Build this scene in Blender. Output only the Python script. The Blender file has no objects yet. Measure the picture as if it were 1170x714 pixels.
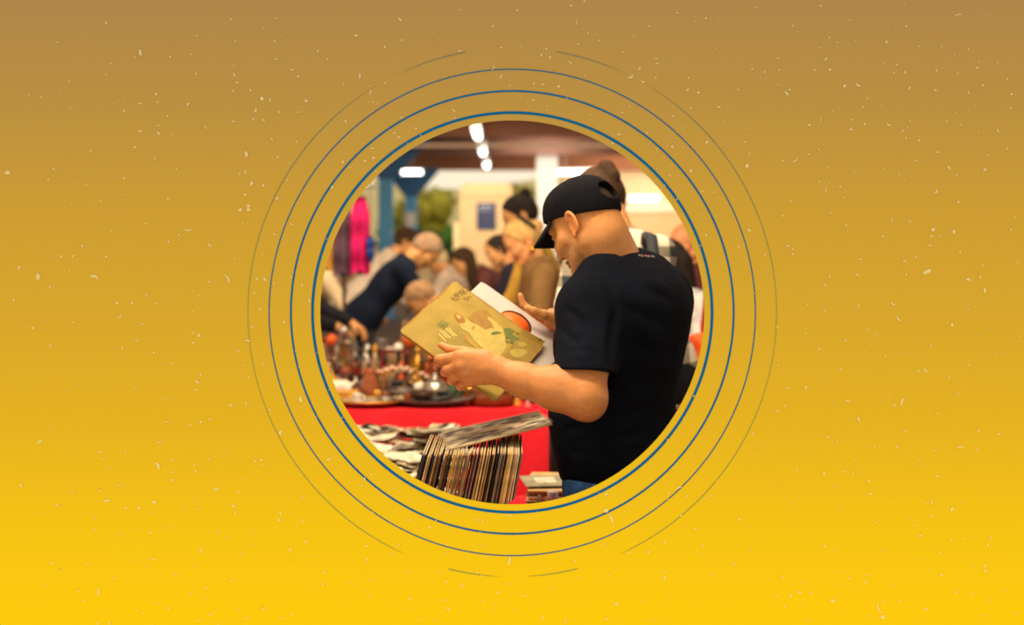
import bpy, bmesh, math, random
import numpy as np
from mathutils import Vector, Matrix, noise as mnoise

random.seed(7)
RNG = np.random.default_rng(11)
C = bpy.context.scene.collection
PI = math.pi
FPX = 1428.0          # focal length in pixels at 1170 px width
CAMZ = 1.54           # eye height of the camera
HORZ = 273.0          # picture row of the horizon
WORLD = (1.06, 0.90, 0.66)

def P(px, py, d):
    """a point of the place: picture measurement + distance from the camera, metres"""
    return Vector(((px - 585.0) * d / FPX, d, CAMZ - (py - HORZ) * d / FPX))

def s2l(c):
    c = c / 255.0
    return c / 12.92 if c <= 0.04045 else ((c + 0.055) / 1.055) ** 2.4
def rgb(r, g, b):
    return (s2l(r), s2l(g), s2l(b))

# ------------------------------------------------------------------ materials
MATS = {}
def mat(name, col, rough=0.6, metal=0.0, var=0.12, nscale=18.0, bump=0.0, bscale=60.0, emit=None, estr=0.0, spec=0.4, trans=0.0, sheen=0.0):
    if name in MATS: return MATS[name]
    m = bpy.data.materials.new(name); m.use_nodes = True
    nt = m.node_tree; b = nt.nodes['Principled BSDF']
    b.inputs['Roughness'].default_value = rough
    b.inputs['Metallic'].default_value = metal
    b.inputs['Specular IOR Level'].default_value = spec
    b.inputs['Transmission Weight'].default_value = trans
    if sheen: b.inputs['Sheen Weight'].default_value = sheen
    tc = nt.nodes.new('ShaderNodeTexCoord')
    if var > 0:
        n = nt.nodes.new('ShaderNodeTexNoise'); n.inputs['Scale'].default_value = nscale; n.inputs['Detail'].default_value = 5
        nt.links.new(tc.outputs['Object'], n.inputs['Vector'])
        r = nt.nodes.new('ShaderNodeValToRGB')
        r.color_ramp.elements[0].position = 0.3; r.color_ramp.elements[1].position = 0.7
        r.color_ramp.elements[0].color = (*[max(0, c * (1 - var)) for c in col], 1)
        r.color_ramp.elements[1].color = (*[min(1, c * (1 + var)) for c in col], 1)
        nt.links.new(n.outputs['Fac'], r.inputs['Fac']); nt.links.new(r.outputs['Color'], b.inputs['Base Color'])
    else:
        b.inputs['Base Color'].default_value = (*col, 1)
    if bump > 0:
        n2 = nt.nodes.new('ShaderNodeTexNoise'); n2.inputs['Scale'].default_value = bscale; n2.inputs['Detail'].default_value = 6
        nt.links.new(tc.outputs['Object'], n2.inputs['Vector'])
        bp = nt.nodes.new('ShaderNodeBump'); bp.inputs['Strength'].default_value = bump; bp.inputs['Distance'].default_value = 0.01
        nt.links.new(n2.outputs['Fac'], bp.inputs['Height']); nt.links.new(bp.outputs['Normal'], b.inputs['Normal'])
    if emit is not None:
        b.inputs['Emission Color'].default_value = (*emit, 1); b.inputs['Emission Strength'].default_value = estr
    MATS[name] = m
    return m

def matcol(name, rough=0.6, var=0.08, nscale=40.0, bump=0.0, bscale=200.0, sss=0.0, spec=0.4, metal=0.0):
    """procedural material whose base colour comes from the mesh's own colour attribute, times a little noise"""
    if name in MATS: return MATS[name]
    m = bpy.data.materials.new(name); m.use_nodes = True
    nt = m.node_tree; b = nt.nodes['Principled BSDF']
    b.inputs['Roughness'].default_value = rough; b.inputs['Specular IOR Level'].default_value = spec
    b.inputs['Metallic'].default_value = metal
    a = nt.nodes.new('ShaderNodeVertexColor'); a.layer_name = 'Col'
    tc = nt.nodes.new('ShaderNodeTexCoord')
    if var > 0:
        n = nt.nodes.new('ShaderNodeTexNoise'); n.inputs['Scale'].default_value = nscale; n.inputs['Detail'].default_value = 4
        nt.links.new(tc.outputs['Object'], n.inputs['Vector'])
        mr = nt.nodes.new('ShaderNodeMapRange'); mr.inputs['From Min'].default_value = 0.3; mr.inputs['From Max'].default_value = 0.7
        mr.inputs['To Min'].default_value = 1 - var; mr.inputs['To Max'].default_value = 1 + var
        nt.links.new(n.outputs['Fac'], mr.inputs['Value'])
        mx = nt.nodes.new('ShaderNodeVectorMath'); mx.operation = 'SCALE'
        nt.links.new(a.outputs['Color'], mx.inputs[0]); nt.links.new(mr.outputs['Result'], mx.inputs['Scale'])
        nt.links.new(mx.outputs['Vector'], b.inputs['Base Color'])
    else:
        nt.links.new(a.outputs['Color'], b.inputs['Base Color'])
    if sss:
        b.inputs['Subsurface Weight'].default_value = sss
        b.inputs['Subsurface Radius'].default_value = (0.012, 0.004, 0.002); b.inputs['Subsurface Scale'].default_value = 1.0
    if bump > 0:
        n2 = nt.nodes.new('ShaderNodeTexNoise'); n2.inputs['Scale'].default_value = bscale; n2.inputs['Detail'].default_value = 5
        nt.links.new(tc.outputs['Object'], n2.inputs['Vector'])
        bp = nt.nodes.new('ShaderNodeBump'); bp.inputs['Strength'].default_value = bump; bp.inputs['Distance'].default_value = 0.004
        nt.links.new(n2.outputs['Fac'], bp.inputs['Height']); nt.links.new(bp.outputs['Normal'], b.inputs['Normal'])
    MATS[name] = m
    return m

# ------------------------------------------------------------------ objects
def prop(o, label=None, cat=None, group=None, kind=None):
    if label: o['label'] = label
    if cat: o['category'] = cat
    if group: o['group'] = group
    if kind: o['kind'] = kind
    return o
def thing(name, label, cat, loc=(0, 0, 0), rotz=0.0, group=None):
    o = bpy.data.objects.new(name, None); C.objects.link(o)
    o.empty_display_size = 0.05
    o.location = loc; o.rotation_euler = (0, 0, rotz)
    return prop(o, label, cat, group)
def link(name, me, m=None, parent=None, loc=None):
    o = bpy.data.objects.new(name, me); C.objects.link(o)
    if m is not None and len(me.materials) == 0: me.materials.append(m)
    if parent is not None: o.parent = parent
    if loc is not None: o.location = loc
    return o
def dup(root, loc=None, rot=None, label=None, group=None, name=None):
    r = root.copy(); C.objects.link(r)
    if loc is not None: r.location = loc
    if rot is not None: r.rotation_euler = rot
    if label: r['label'] = label
    if group: r['group'] = group
    for ch in list(root.children):
        c = ch.copy(); C.objects.link(c); c.parent = r
        for g in list(ch.children):
            d = g.copy(); C.objects.link(d); d.parent = c
    return r
def mesh(name, V, F, smooth=False, cols=None):
    me = bpy.data.meshes.new(name)
    me.from_pydata([tuple(v) for v in V], [], [tuple(f) for f in F]); me.update()
    if cols is not None:
        at = me.color_attributes.new('Col', 'FLOAT_COLOR', 'POINT')
        a = np.ones((len(V), 4), np.float32); a[:, :3] = np.asarray(cols, np.float32)
        at.data.foreach_set('color', a.ravel())
    if smooth:
        me.polygons.foreach_set('use_smooth', [True] * len(me.polygons))
    return me

class MB:
    """collects shapes that end up as ONE mesh"""
    def __init__(self): self.V = []; self.F = []; self.S = []
    def add(self, V, F, smooth=False):
        b = len(self.V); self.V += [tuple(v) for v in V]
        for f in F: self.F.append(tuple(i + b for i in f)); self.S.append(smooth)
        return self
    def box(self, lo, hi, M=None, bev=0.0):
        x0, y0, z0 = lo; x1, y1, z1 = hi
        if bev <= 0:
            V = [(x0,y0,z0),(x1,y0,z0),(x1,y1,z0),(x0,y1,z0),(x0,y0,z1),(x1,y0,z1),(x1,y1,z1),(x0,y1,z1)]
            F = [(0,3,2,1),(4,5,6,7),(0,1,5,4),(1,2,6,5),(2,3,7,6),(3,0,4,7)]
        else:
            bm = bmesh.new(); bmesh.ops.create_cube(bm, size=1.0)
            for v in bm.verts:
                v.co = Vector(((x0+x1)/2 + v.co.x*(x1-x0), (y0+y1)/2 + v.co.y*(y1-y0), (z0+z1)/2 + v.co.z*(z1-z0)))
            bmesh.ops.bevel(bm, geom=list(bm.edges), offset=bev, segments=2, affect='EDGES', profile=0.5)
            bm.verts.index_update()
            V = [v.co.copy() for v in bm.verts]; F = [[v.index for v in f.verts] for f in bm.faces]; bm.free()
        if M is not None: V = [M @ Vector(v) for v in V]
        return self.add(V, F)
    def lathe(self, prof, n=24, M=None, smooth=True, closed=True):
        """prof: list of (radius, z)"""
        V = []; F = []
        k = len(prof)
        for (r, z) in prof:
            for i in range(n):
                a = 2*PI*i/n; V.append((r*math.cos(a), r*math.sin(a), z))
        for j in range(k-1):
            for i in range(n):
                i2 = (i+1) % n
                F.append((j*n+i, j*n+i2, (j+1)*n+i2, (j+1)*n+i))
        if closed:
            F.append(tuple(reversed(range(n)))); F.append(tuple((k-1)*n+i for i in range(n)))
        if M is not None: V = [M @ Vector(v) for v in V]
        return self.add(V, F, smooth)
    def tube(self, pts, r, n=8, smooth=True, cap=True):
        pts = [Vector(p) for p in pts]
        rs = r if isinstance(r, (list, tuple)) else [r]*len(pts)
        V = []; F = []
        up = Vector((0, 0, 1))
        prev = None
        for i, p in enumerate(pts):
            t = (pts[min(i+1, len(pts)-1)] - pts[max(i-1, 0)]).normalized()
            if prev is None:
                a = t.cross(up)
                if a.length < 1e-3: a = t.cross(Vector((1, 0, 0)))
                a.normalize()
            else:
                a = (prev - t*prev.dot(t)).normalized()
            prev = a; b = t.cross(a)
            for k in range(n):
                th = 2*PI*k/n; V.append(p + (a*math.cos(th) + b*math.sin(th))*rs[i])
        for i in range(len(pts)-1):
            for k in range(n):
                k2 = (k+1) % n
                F.append((i*n+k, i*n+k2, (i+1)*n+k2, (i+1)*n+k))
        if cap:
            F.append(tuple(reversed(range(n)))); F.append(tuple((len(pts)-1)*n+k for k in range(n)))
        return self.add(V, F, smooth)
    def ball(self, c, r, n=12, m=8, M=None):
        rx, ry, rz = r if isinstance(r, (tuple, list)) else (r, r, r)
        V = []; F = []
        for j in range(m+1):
            t = PI*j/m
            for i in range(n):
                a = 2*PI*i/n
                V.append(Vector((c[0]+rx*math.sin(t)*math.cos(a), c[1]+ry*math.sin(t)*math.sin(a), c[2]-rz*math.cos(t))))
        for j in range(m):
            for i in range(n):
                i2 = (i+1) % n
                F.append((j*n+i, j*n+i2, (j+1)*n+i2, (j+1)*n+i))
        if M is not None: V = [M @ v for v in V]
        return self.add(V, F, True)
    def build(self, name, m, parent=None, loc=None):
        me = bpy.data.meshes.new(name); me.from_pydata(self.V, [], self.F); me.update()
        me.polygons.foreach_set('use_smooth', self.S)
        return link(name, me, m, parent, loc)

# ------------------------------------------------------------------ signed-distance modelling -> one continuous skin
def vn(a): return np.array(a, np.float32)
class SDF:
    def __init__(self): self.ops = []; self.lo = None; self.hi = None
    def _b(self, lo, hi):
        lo = np.asarray(lo, float); hi = np.asarray(hi, float)
        self.lo = lo if self.lo is None else np.minimum(self.lo, lo)
        self.hi = hi if self.hi is None else np.maximum(self.hi, hi)
    def cone(self, a, b, ra, rb=None, k=0.012, op='+'):
        a = np.array(a, float); b = np.array(b, float); rb = ra if rb is None else rb
        r = max(ra, rb); lo = np.minimum(a, b) - r; hi = np.maximum(a, b) + r
        if op == '+': self._b(lo, hi)
        def f(X):
            ba = b - a; L2 = float(ba @ ba) + 1e-12
            t = ((X - a) @ ba) / L2; t = np.clip(t, 0, 1)
            q = X - a - t[..., None]*ba
            return np.sqrt((q*q).sum(-1)) - (ra + (rb-ra)*t)
        self.ops.append((f, lo, hi, k, op)); return self
    def chain(self, pts, rs, k=0.008, op='+'):
        for i in range(len(pts)-1): self.cone(pts[i], pts[i+1], rs[i], rs[i+1], k if i == 0 else min(k, 0.004), op)
        return self
    def ell(self, c, r, R=None, k=0.012, op='+'):
        c = np.array(c, float); r = np.array(r, float)
        R = np.eye(3) if R is None else np.array(R, float)          # rows = local axes
        ext = np.sqrt(((R*r[:, None])**2).sum(0)); lo = c-ext; hi = c+ext
        if op == '+': self._b(lo, hi)
        def f(X):
            q = (X - c) @ R.T
            k0 = np.sqrt(((q/r)**2).sum(-1)); k1 = np.sqrt(((q/(r*r))**2).sum(-1)) + 1e-9
            return k0*(k0-1)/k1
        self.ops.append((f, lo, hi, k, op)); return self
    def box(self, c, r, R=None, rnd=0.004, k=0.008, op='+'):
        c = np.array(c, float); r = np.array(r, float)
        R = np.eye(3) if R is None else np.array(R, float)
        ext = np.abs(R*r[:, None]).sum(0); lo = c-ext; hi = c+ext
        if op == '+': self._b(lo, hi)
        def f(X):
            q = np.abs((X - c) @ R.T) - (r - rnd)
            return np.sqrt((np.maximum(q, 0)**2).sum(-1)) + np.minimum(q.max(-1), 0) - rnd
        self.ops.append((f, lo, hi, k, op)); return self
    def fn(self, f, lo, hi, k=0.008, op='+'):
        if op == '+': self._b(lo, hi)
        self.ops.append((f, np.array(lo, float), np.array(hi, float), k, op)); return self
    def cut(self, p, n, k=0.0):
        """remove everything on the side n points to"""
        p = np.array(p, float); n = np.array(n, float); n /= np.linalg.norm(n)
        self.ops.append((lambda X: -((X - p) @ n), None, None, k, '-')); return self
    def grid(self, h):
        pad = 3*h
        lo = self.lo - pad; n = np.ceil((self.hi + pad - lo)/h).astype(int) + 1
        F = np.full(n, 1.0, np.float32)
        ax = [lo[i] + h*np.arange(n[i]) for i in range(3)]
        for (f, a, b, k, op) in self.ops:
            if a is None: sl = (slice(None),)*3
            else:
                m = k + 3*h
                i0 = np.clip(np.floor((a - m - lo)/h).astype(int), 0, n); i1 = np.clip(np.ceil((b + m - lo)/h).astype(int)+1, 0, n)
                if np.any(i1 <= i0): continue
                sl = tuple(slice(i0[i], i1[i]) for i in range(3))
            X = np.stack(np.meshgrid(ax[0][sl[0]], ax[1][sl[1]], ax[2][sl[2]], indexing='ij'), -1)
            d = f(X).astype(np.float32); A = F[sl]
            if op == '+':
                if k > 0:
                    t = np.clip(0.5 + 0.5*(d - A)/k, 0, 1); F[sl] = d*(1-t) + A*t - k*t*(1-t)
                else: F[sl] = np.minimum(A, d)
            elif op == '-':
                d = -d
                if k > 0:
                    t = np.clip(0.5 - 0.5*(d - A)/k, 0, 1); F[sl] = d*(1-t) + A*t + k*t*(1-t)
                else: F[sl] = np.maximum(A, d)
            elif op == '&':
                F[sl] = np.maximum(A, d)
        return F, lo, ax
    def mesh(self, name, h, color=None, keep_big=False):
        F, lo, ax = self.grid(h)
        neg = F < 0
        c = np.zeros(tuple(s-1 for s in F.shape), np.int8)
        for dx in (0, 1):
            for dy in (0, 1):
                for dz in (0, 1):
                    c += neg[dx:neg.shape[0]-1+dx, dy:neg.shape[1]-1+dy, dz:neg.shape[2]-1+dz]
        act = (c > 0) & (c < 8)
        I = np.argwhere(act)
        idx = np.full(act.shape, -1, np.int32); idx[act] = np.arange(len(I))
        acc = np.zeros((len(I), 3), np.float64); cnt = np.zeros(len(I))
        offs = [(0,0,0),(1,0,0),(0,1,0),(1,1,0),(0,0,1),(1,0,1),(0,1,1),(1,1,1)]
        edges = [(0,1),(2,3),(4,5),(6,7),(0,2),(1,3),(4,6),(5,7),(0,4),(1,5),(2,6),(3,7)]
        vals = [F[I[:,0]+o[0], I[:,1]+o[1], I[:,2]+o[2]].astype(np.float64) for o in offs]
        for (a, b) in edges:
            va, vb = vals[a], vals[b]; m = (va < 0) != (vb < 0)
            t = np.where(m, va/np.where(m, va - vb, 1), 0)
            oa = np.array(offs[a], float); ob = np.array(offs[b], float)
            acc[m] += oa + t[m][:, None]*(ob - oa); cnt[m] += 1
        V = lo + (I + acc/np.maximum(cnt, 1)[:, None])*h
        Q = []
        for axn in range(3):
            u, v = (axn+1) % 3, (axn+2) % 3
            sa = [slice(None)]*3; sb = [slice(None)]*3
            sa[axn] = slice(0, -1); sb[axn] = slice(1, None)
            A = neg[tuple(sa)]; B = neg[tuple(sb)]
            E = np.argwhere(A != B)
            E = E[(E[:, u] > 0) & (E[:, v] > 0) & (E[:, u] < F.shape[u]-1) & (E[:, v] < F.shape[v]-1)]
            s = A[E[:,0], E[:,1], E[:,2]]
            def cell(du, dv):
                e = E.copy(); e[:, u] -= du; e[:, v] -= dv
                return idx[e[:,0], e[:,1], e[:,2]]
            q = np.stack([cell(1,1), cell(0,1), cell(0,0), cell(1,0)], 1)
            q[~s] = q[~s][:, ::-1]
            Q.append(q)
        Q = np.concatenate(Q); Q = Q[(Q >= 0).all(1)]
        me = bpy.data.meshes.new(name)
        me.vertices.add(len(V)); me.vertices.foreach_set('co', V.astype(np.float32).ravel())
        me.loops.add(Q.size); me.loops.foreach_set('vertex_index', Q.astype(np.int32).ravel())
        me.polygons.add(len(Q)); me.polygons.foreach_set('loop_start', np.arange(0, Q.size, 4, dtype=np.int32))
        me.polygons.foreach_set('loop_total', np.full(len(Q), 4, np.int32))
        me.update(calc_edges=True); me.validate()
        me.polygons.foreach_set('use_smooth', np.ones(len(me.polygons), bool))
        if color is not None:
            at = me.color_attributes.new('Col', 'FLOAT_COLOR', 'POINT')
            a = np.ones((len(V), 4), np.float32); a[:, :3] = color(V)
            at.data.foreach_set('color', a.ravel())
        return me
def recenter(me, loc):
    """put a mesh made in world coordinates into the local frame of its thing"""
    n = len(me.vertices); a = np.empty(n*3, np.float32); me.vertices.foreach_get('co', a)
    a = a.reshape(-1, 3) - np.array(loc, np.float32); me.vertices.foreach_set('co', a.ravel()); me.update()
    return me

# ------------------------------------------------------------------ heads and hands (shared by every person)
class Frame:
    def __init__(self, c, F, U, s=1.0):
        self.c = np.array(c, float); F = np.array(F, float); self.F = F/np.linalg.norm(F)
        U = np.array(U, float); U = U - self.F*(U @ self.F); self.U = U/np.linalg.norm(U)
        self.L = np.cross(self.U, self.F); self.s = s
        self.R = np.stack([self.F, self.L, self.U])
    def __call__(self, f, l, u): return self.c + self.s*(f*self.F + l*self.L + u*self.U)
    def loc(self, X): return ((X - self.c) @ self.R.T)/self.s
    def axes(self, *rot):                       # local axes rotated by small euler angles (about L then F then U)
        R = np.eye(3)
        for ax, ang in rot:
            ca, sa = math.cos(ang), math.sin(ang)
            M = {'L': np.array([[ca,0,sa],[0,1,0],[-sa,0,ca]]), 'F': np.array([[1,0,0],[0,ca,-sa],[0,sa,ca]]), 'U': np.array([[ca,-sa,0],[sa,ca,0],[0,0,1]])}[ax]
            R = M @ R
        return R.T @ self.R
def add_head(S, fr, detail=True, ears=True):
    s = fr.s
    S.ell(fr(0.002, 0, 0.045), np.array((0.098, 0.077, 0.086))*s, fr.R, k=0.02)
    S.ell(fr(-0.03, 0, 0.025), np.array((0.072, 0.071, 0.072))*s, fr.R, k=0.02)
    S.ell(fr(0.048, 0, -0.02), np.array((0.050, 0.060, 0.085))*s, fr.R, k=0.025)
    for e in (-1, 1):
        S.cone(fr(0.0, e*0.056, -0.05), fr(0.078, e*0.014, -0.092), 0.021*s, 0.019*s, k=0.02)
        S.cone(fr(0.045, e*0.055, -0.012), fr(0.078, e*0.038, -0.02), 0.018*s, 0.02*s, k=0.02)
        if detail: S.cone(fr(0.092, e*0.014, 0.032), fr(0.078, e*0.045, 0.034), 0.012*s, 0.011*s, k=0.012)
    S.ell(fr(0.086, 0, -0.094), np.array((0.017, 0.022, 0.016))*s, fr.R, k=0.015)
    if detail:
        for e in (-1, 1): S.ell(fr(0.104, e*0.033, 0.014), np.array((0.02, 0.019, 0.013))*s, fr.R, k=0.012, op='-')
        for e in (-1, 1):
            S.ell(fr(0.0815, e*0.032, 0.014), np.array((0.0125, 0.0135, 0.0115))*s, fr.R, k=0.003)
            S.cone(fr(0.0925, e*0.022, 0.018), fr(0.088, e*0.044, 0.017), 0.0035*s, 0.003*s, k=0.003)
    S.cone(fr(0.096, 0, 0.022), fr(0.119, 0, -0.022), 0.008*s, 0.0115*s, k=0.010)
    S.ell(fr(0.112, 0, -0.026), np.array((0.014, 0.016, 0.010))*s, fr.R, k=0.006)
    if detail:
        for e in (-1, 1): S.ell(fr(0.106, e*0.0125, -0.029), np.array((0.009, 0.007, 0.007))*s, fr.R, k=0.004)
        S.ell(fr(0.098, 0, -0.054), np.array((0.012, 0.022, 0.0065))*s, fr.R, k=0.005)
        S.ell(fr(0.096, 0, -0.066), np.array((0.012, 0.019, 0.007))*s, fr.R, k=0.005)
        S.cone(fr(0.112, -0.016, -0.060), fr(0.112, 0.016, -0.060), 0.002*s, 0.002*s, k=0.003, op='-')
    if ears:
        for e in (-1, 1):
            R = fr.axes(('L', -0.22), ('U', -e*0.35))
            S.ell(fr(-0.012, e*0.081, -0.002), np.array((0.017, 0.006, 0.031))*s, R, k=0.006)
            if detail:
                pts = []
                for q in range(13):
                    a = -0.9 + q/12*4.3
                    pts.append(fr(-0.016 - 0.016*math.sin(a - 0.25)*1.0 - 0.003, e*(0.0885 + 0.004*math.sin(a)), 0.0 + 0.029*math.cos(a - 0.25)))
                S.chain(pts, [0.0042*s]*13, k=0.004)
                S.ell(fr(-0.010, e*0.0895, -0.003), np.array((0.0095, 0.0075, 0.016))*s, R, k=0.004, op='-')
                S.ell(fr(-0.006, e*0.084, -0.031), np.array((0.008, 0.005, 0.009))*s, R, k=0.005)
def head_color(fr, skin, brow, lips, eye=(0.03, 0.02, 0.015), extra=None):
    skin = np.array(skin); brow = np.array(brow); lips = np.array(lips)
    def f(X):
        q = fr.loc(X); f_, l_, u_ = q[:, 0], q[:, 1], q[:, 2]
        col = np.tile(skin, (len(X), 1))
        near = (np.abs(q) < 0.17).all(1)
        al = np.abs(l_)
        m = near & (f_ > 0.07) & (np.abs(u_ + 0.060) < 0.012) & (al < 0.024); col[m] = lips
        m = near & (f_ > 0.06) & (np.abs(u_ - 0.036 - 0.12*(0.03-np.abs(al-0.03))) < 0.006) & (al > 0.012) & (al < 0.052); col[m] = brow
        m = near & (f_ > 0.083) & (((al-0.032)/0.012)**2 + ((u_-0.014)/0.0065)**2 < 1); col[m] = (0.7, 0.66, 0.6)
        m = near & (f_ > 0.083) & (((al-0.032)/0.006)**2 + ((u_-0.014)/0.006)**2 < 1); col[m] = eye
        m = near & ((((q - np.array((0.103, 0.0, -0.036)))*np.array((1, 0.5, 1.4)))**2).sum(1) < 0.00006); col[m] = skin*0.6
        if extra is not None: col = extra(X, q, col)
        return col
    return f
def add_hand(S, w, d, up, side, s=1.0, curl=0.5, spread=0.12, k=0.006):
    """w wrist, d direction of the fingers, up = back of the hand, side = direction of the thumb"""
    w = np.array(w, float); d = np.array(d, float); d /= np.linalg.norm(d)
    up = np.array(up, float); up = up - d*(up @ d); up /= np.linalg.norm(up)
    sd = np.cross(d, up); sd = sd if sd @ np.array(side, float) > 0 else -sd
    S.cone(w, w + d*0.045*s, 0.027*s, 0.022*s, k=0.012)
    for j, o in enumerate((0.027, 0.009, -0.009, -0.026)):
        S.cone(w + d*0.012*s + sd*o*0.6*s, w + d*(0.088 - 0.004*abs(j-1))*s + sd*o*s, 0.014*s, 0.0115*s, k=0.012)
    LEN = ((0.040, 0.026, 0.021), (0.044, 0.029, 0.022), (0.041, 0.027, 0.021), (0.032, 0.021, 0.019))
    for j, o in enumerate((0.027, 0.009, -0.009, -0.026)):
        p = w + d*(0.088 - 0.004*abs(j-1))*s + sd*o*s
        ang = 0.15; pts = [p]; dr0 = d + sd*(spread*(1-j*0.66))
        dr0 /= np.linalg.norm(dr0)
        for q, L in enumerate(LEN[j]):
            ang += curl*(0.8 if q == 0 else 0.9)
            dr = dr0*math.cos(ang) - up*math.sin(ang)
            p = p + dr*L*s; pts.append(p)
        S.chain(pts, [0.0102*s, 0.0092*s, 0.0082*s, 0.0068*s], k=k)
    t0 = w + d*0.025*s + sd*0.022*s; t1 = t0 + (d*0.62 + sd*0.7 - up*0.3)*0.045*s
    t2 = t1 + (d*0.85 + sd*0.3 - up*0.35)*0.034*s; t3 = t2 + (d*0.9 - up*0.4)*0.027*s
    S.chain([t0, t1, t2, t3], [0.0155*s, 0.0122*s, 0.0105*s, 0.008*s], k=0.010)
# ================================================================== camera, world
cam = bpy.data.cameras.new('camera'); cam.sensor_width = 36.0; cam.lens = 36.0*FPX/1170.0
cam.shift_y = -(357.0 - HORZ)/1170.0; cam.clip_start = 0.05; cam.clip_end = 300
cam.dof.use_dof = True; cam.dof.focus_distance = 3.02; cam.dof.aperture_fstop = 2.0
camo = bpy.data.objects.new('camera', cam); C.objects.link(camo)
camo.location = (0, 0, CAMZ); camo.rotation_euler = (PI/2, 0, 0)
bpy.context.scene.camera = camo
vs = bpy.context.scene.view_settings
vs.view_transform = 'Standard'; vs.look = 'None'; vs.exposure = 0; vs.gamma = 1
w = bpy.data.worlds.new('world'); bpy.context.scene.world = w; w.use_nodes = True
w.node_tree.nodes['Background'].inputs['Color'].default_value = (*WORLD, 1)
w.node_tree.nodes['Background'].inputs['Strength'].default_value = 1.0

# ================================================================== the painted wall with the round opening
WY = 2.75; SC = WY/FPX; HC = (585.3, 356.9)
def wz(py): return CAMZ - (py - HORZ)*SC
def wx(px): return (px - 585.0)*SC
STOPS = [(-150, (172,128,80)), (0, (178,134,75)), (45, (181,138,70)), (120, (188,144,65)), (238, (205,157,52)), (357, (216,167,44)), (476, (229,178,34)), (600, (246,195,21)), (700, (255,203,14)), (900, (255,206,10))]
def grad(py):
    for (a, ca), (b, cb) in zip(STOPS[:-1], STOPS[1:]):
        if py <= b:
            t = max(0, (py-a)/(b-a)); return tuple(x + (y-x)*t for x, y in zip(ca, cb))
    return STOPS[-1][1]
WCAL = (1.06, 0.905, 0.675)                      # light that falls on the wall
def paint(c): return tuple(min(0.97, s2l(x)/q) for x, q in zip(c, WCAL))
m = bpy.data.materials.new('gradient_wall_paint'); m.use_nodes = True; nt = m.node_tree; b = nt.nodes['Principled BSDF']
b.inputs['Roughness'].default_value = 1.0; b.inputs['Specular IOR Level'].default_value = 0.0
tc = nt.nodes.new('ShaderNodeTexCoord'); sx = nt.nodes.new('ShaderNodeSeparateXYZ'); mr = nt.nodes.new('ShaderNodeMapRange')
rp = nt.nodes.new('ShaderNodeValToRGB')
nt.links.new(tc.outputs['Object'], sx.inputs[0]); nt.links.new(sx.outputs['Z'], mr.inputs['Value'])
mr.inputs['From Min'].default_value = wz(-150); mr.inputs['From Max'].default_value = wz(900)
nt.links.new(mr.outputs['Result'], rp.inputs['Fac']); nt.links.new(rp.outputs['Color'], b.inputs['Base Color'])
els = rp.color_ramp.elements
while len(els) < len(STOPS): els.new(0.5)
for e, (py, c) in zip(els, STOPS):
    e.position = (py + 150)/1050; e.color = (*paint(c), 1)
WALLM = m
HR = 219.3*SC; hx, hz = wx(HC[0]), wz(HC[1])
X0, X1, Z0, Z1 = -2.3, 2.3, 0.0, 3.15
angs = sorted(set([2*PI*i/192 for i in range(192)] + [math.atan2(z-hz, x-hx) % (2*PI) for x in (X0, X1) for z in (Z0, Z1)]))
V = []; F = []
def ray(a):
    c, s = math.cos(a), math.sin(a); t = 1e9
    if c > 1e-9: t = min(t, (X1-hx)/c)
    if c < -1e-9: t = min(t, (X0-hx)/c)
    if s > 1e-9: t = min(t, (Z1-hz)/s)
    if s < -1e-9: t = min(t, (Z0-hz)/s)
    return hx + c*t, hz + s*t
for a in angs:
    c, s = math.cos(a), math.sin(a); ox, oz = ray(a)
    V += [(hx+HR*c, WY, hz+HR*s), (ox, WY, oz), (hx+(HR+0.03)*c, WY+0.03, hz+(HR+0.03)*s), (ox, WY+0.03, oz)]
n = len(angs)
for i in range(n):
    j = (i+1) % n
    F += [(4*i, 4*i+1, 4*j+1, 4*j), (4*i+2, 4*j+2, 4*j+3, 4*i+3), (4*i, 4*j, 4*j+2, 4*i+2), (4*i+1, 4*i+3, 4*j+3, 4*j+1)]
wall = link('wall_front', mesh('wall_front', V, F), WALLM)
wall.data.materials.append(mat('plain_wall_back', (0.55, 0.42, 0.28), 0.9, var=0.05))
for k, p in enumerate(wall.data.polygons): p.material_index = 0 if k % 4 == 0 else (1 if k % 4 == 1 else 0)
prop(wall, 'tall wall painted brown to yellow with one round opening and blue rings', 'wall', kind='structure')
# rings
RINGM = matcol('ring_paint', 1.0, var=0.0, spec=0.0)
def ring(r, wd, alpha, name='painted_ring', label=None):
    V = []; F = []; cols = []; n = 360
    for i in range(n):
        a = 2*PI*i/n
        py = HC[1] - r*math.sin(a); g = grad(py); al = alpha(a) if callable(alpha) else alpha
        ww = wd*(1.0 if not callable(alpha) else min(1, al*3))
        for q in (-ww/2, ww/2):
            V.append((hx + (r+q)*SC*math.cos(a), WY - 0.0006, hz + (r+q)*SC*math.sin(a)))
            c = tuple(x*(1-al) + y*al for x, y in zip(g, (16, 96, 130)))
            cols.append(paint(c))
    for i in range(n):
        j = (i+1) % n
        if callable(alpha) and alpha(2*PI*i/n) < 0.02: continue
        F.append((2*i, 2*i+1, 2*j+1, 2*j))
    o = link(name, mesh(name, V, F, cols=cols), RINGM, wall)
    if label: o['label'] = label
ring(228.2, 3.2, 1.0, label='thickest blue ring nearest the opening')
ring(252.9, 2.2, 1.0, label='second blue ring')
ring(277.8, 1.35, 0.96, label='thin third blue ring')
AT = [(0, 0), (9, 0), (10.5, .5), (18, .45), (25, .1), (26.5, 0), (29, 0), (32, .12), (45, .5), (60, .45), (75, .38), (90, .3), (105, .3), (120, .38), (140, .5), (152, .42), (155.5, .15), (156.5, 0), (165, 0), (166, .5), (170, .6), (176, .25), (178, 0), (180, 0)]
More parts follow.
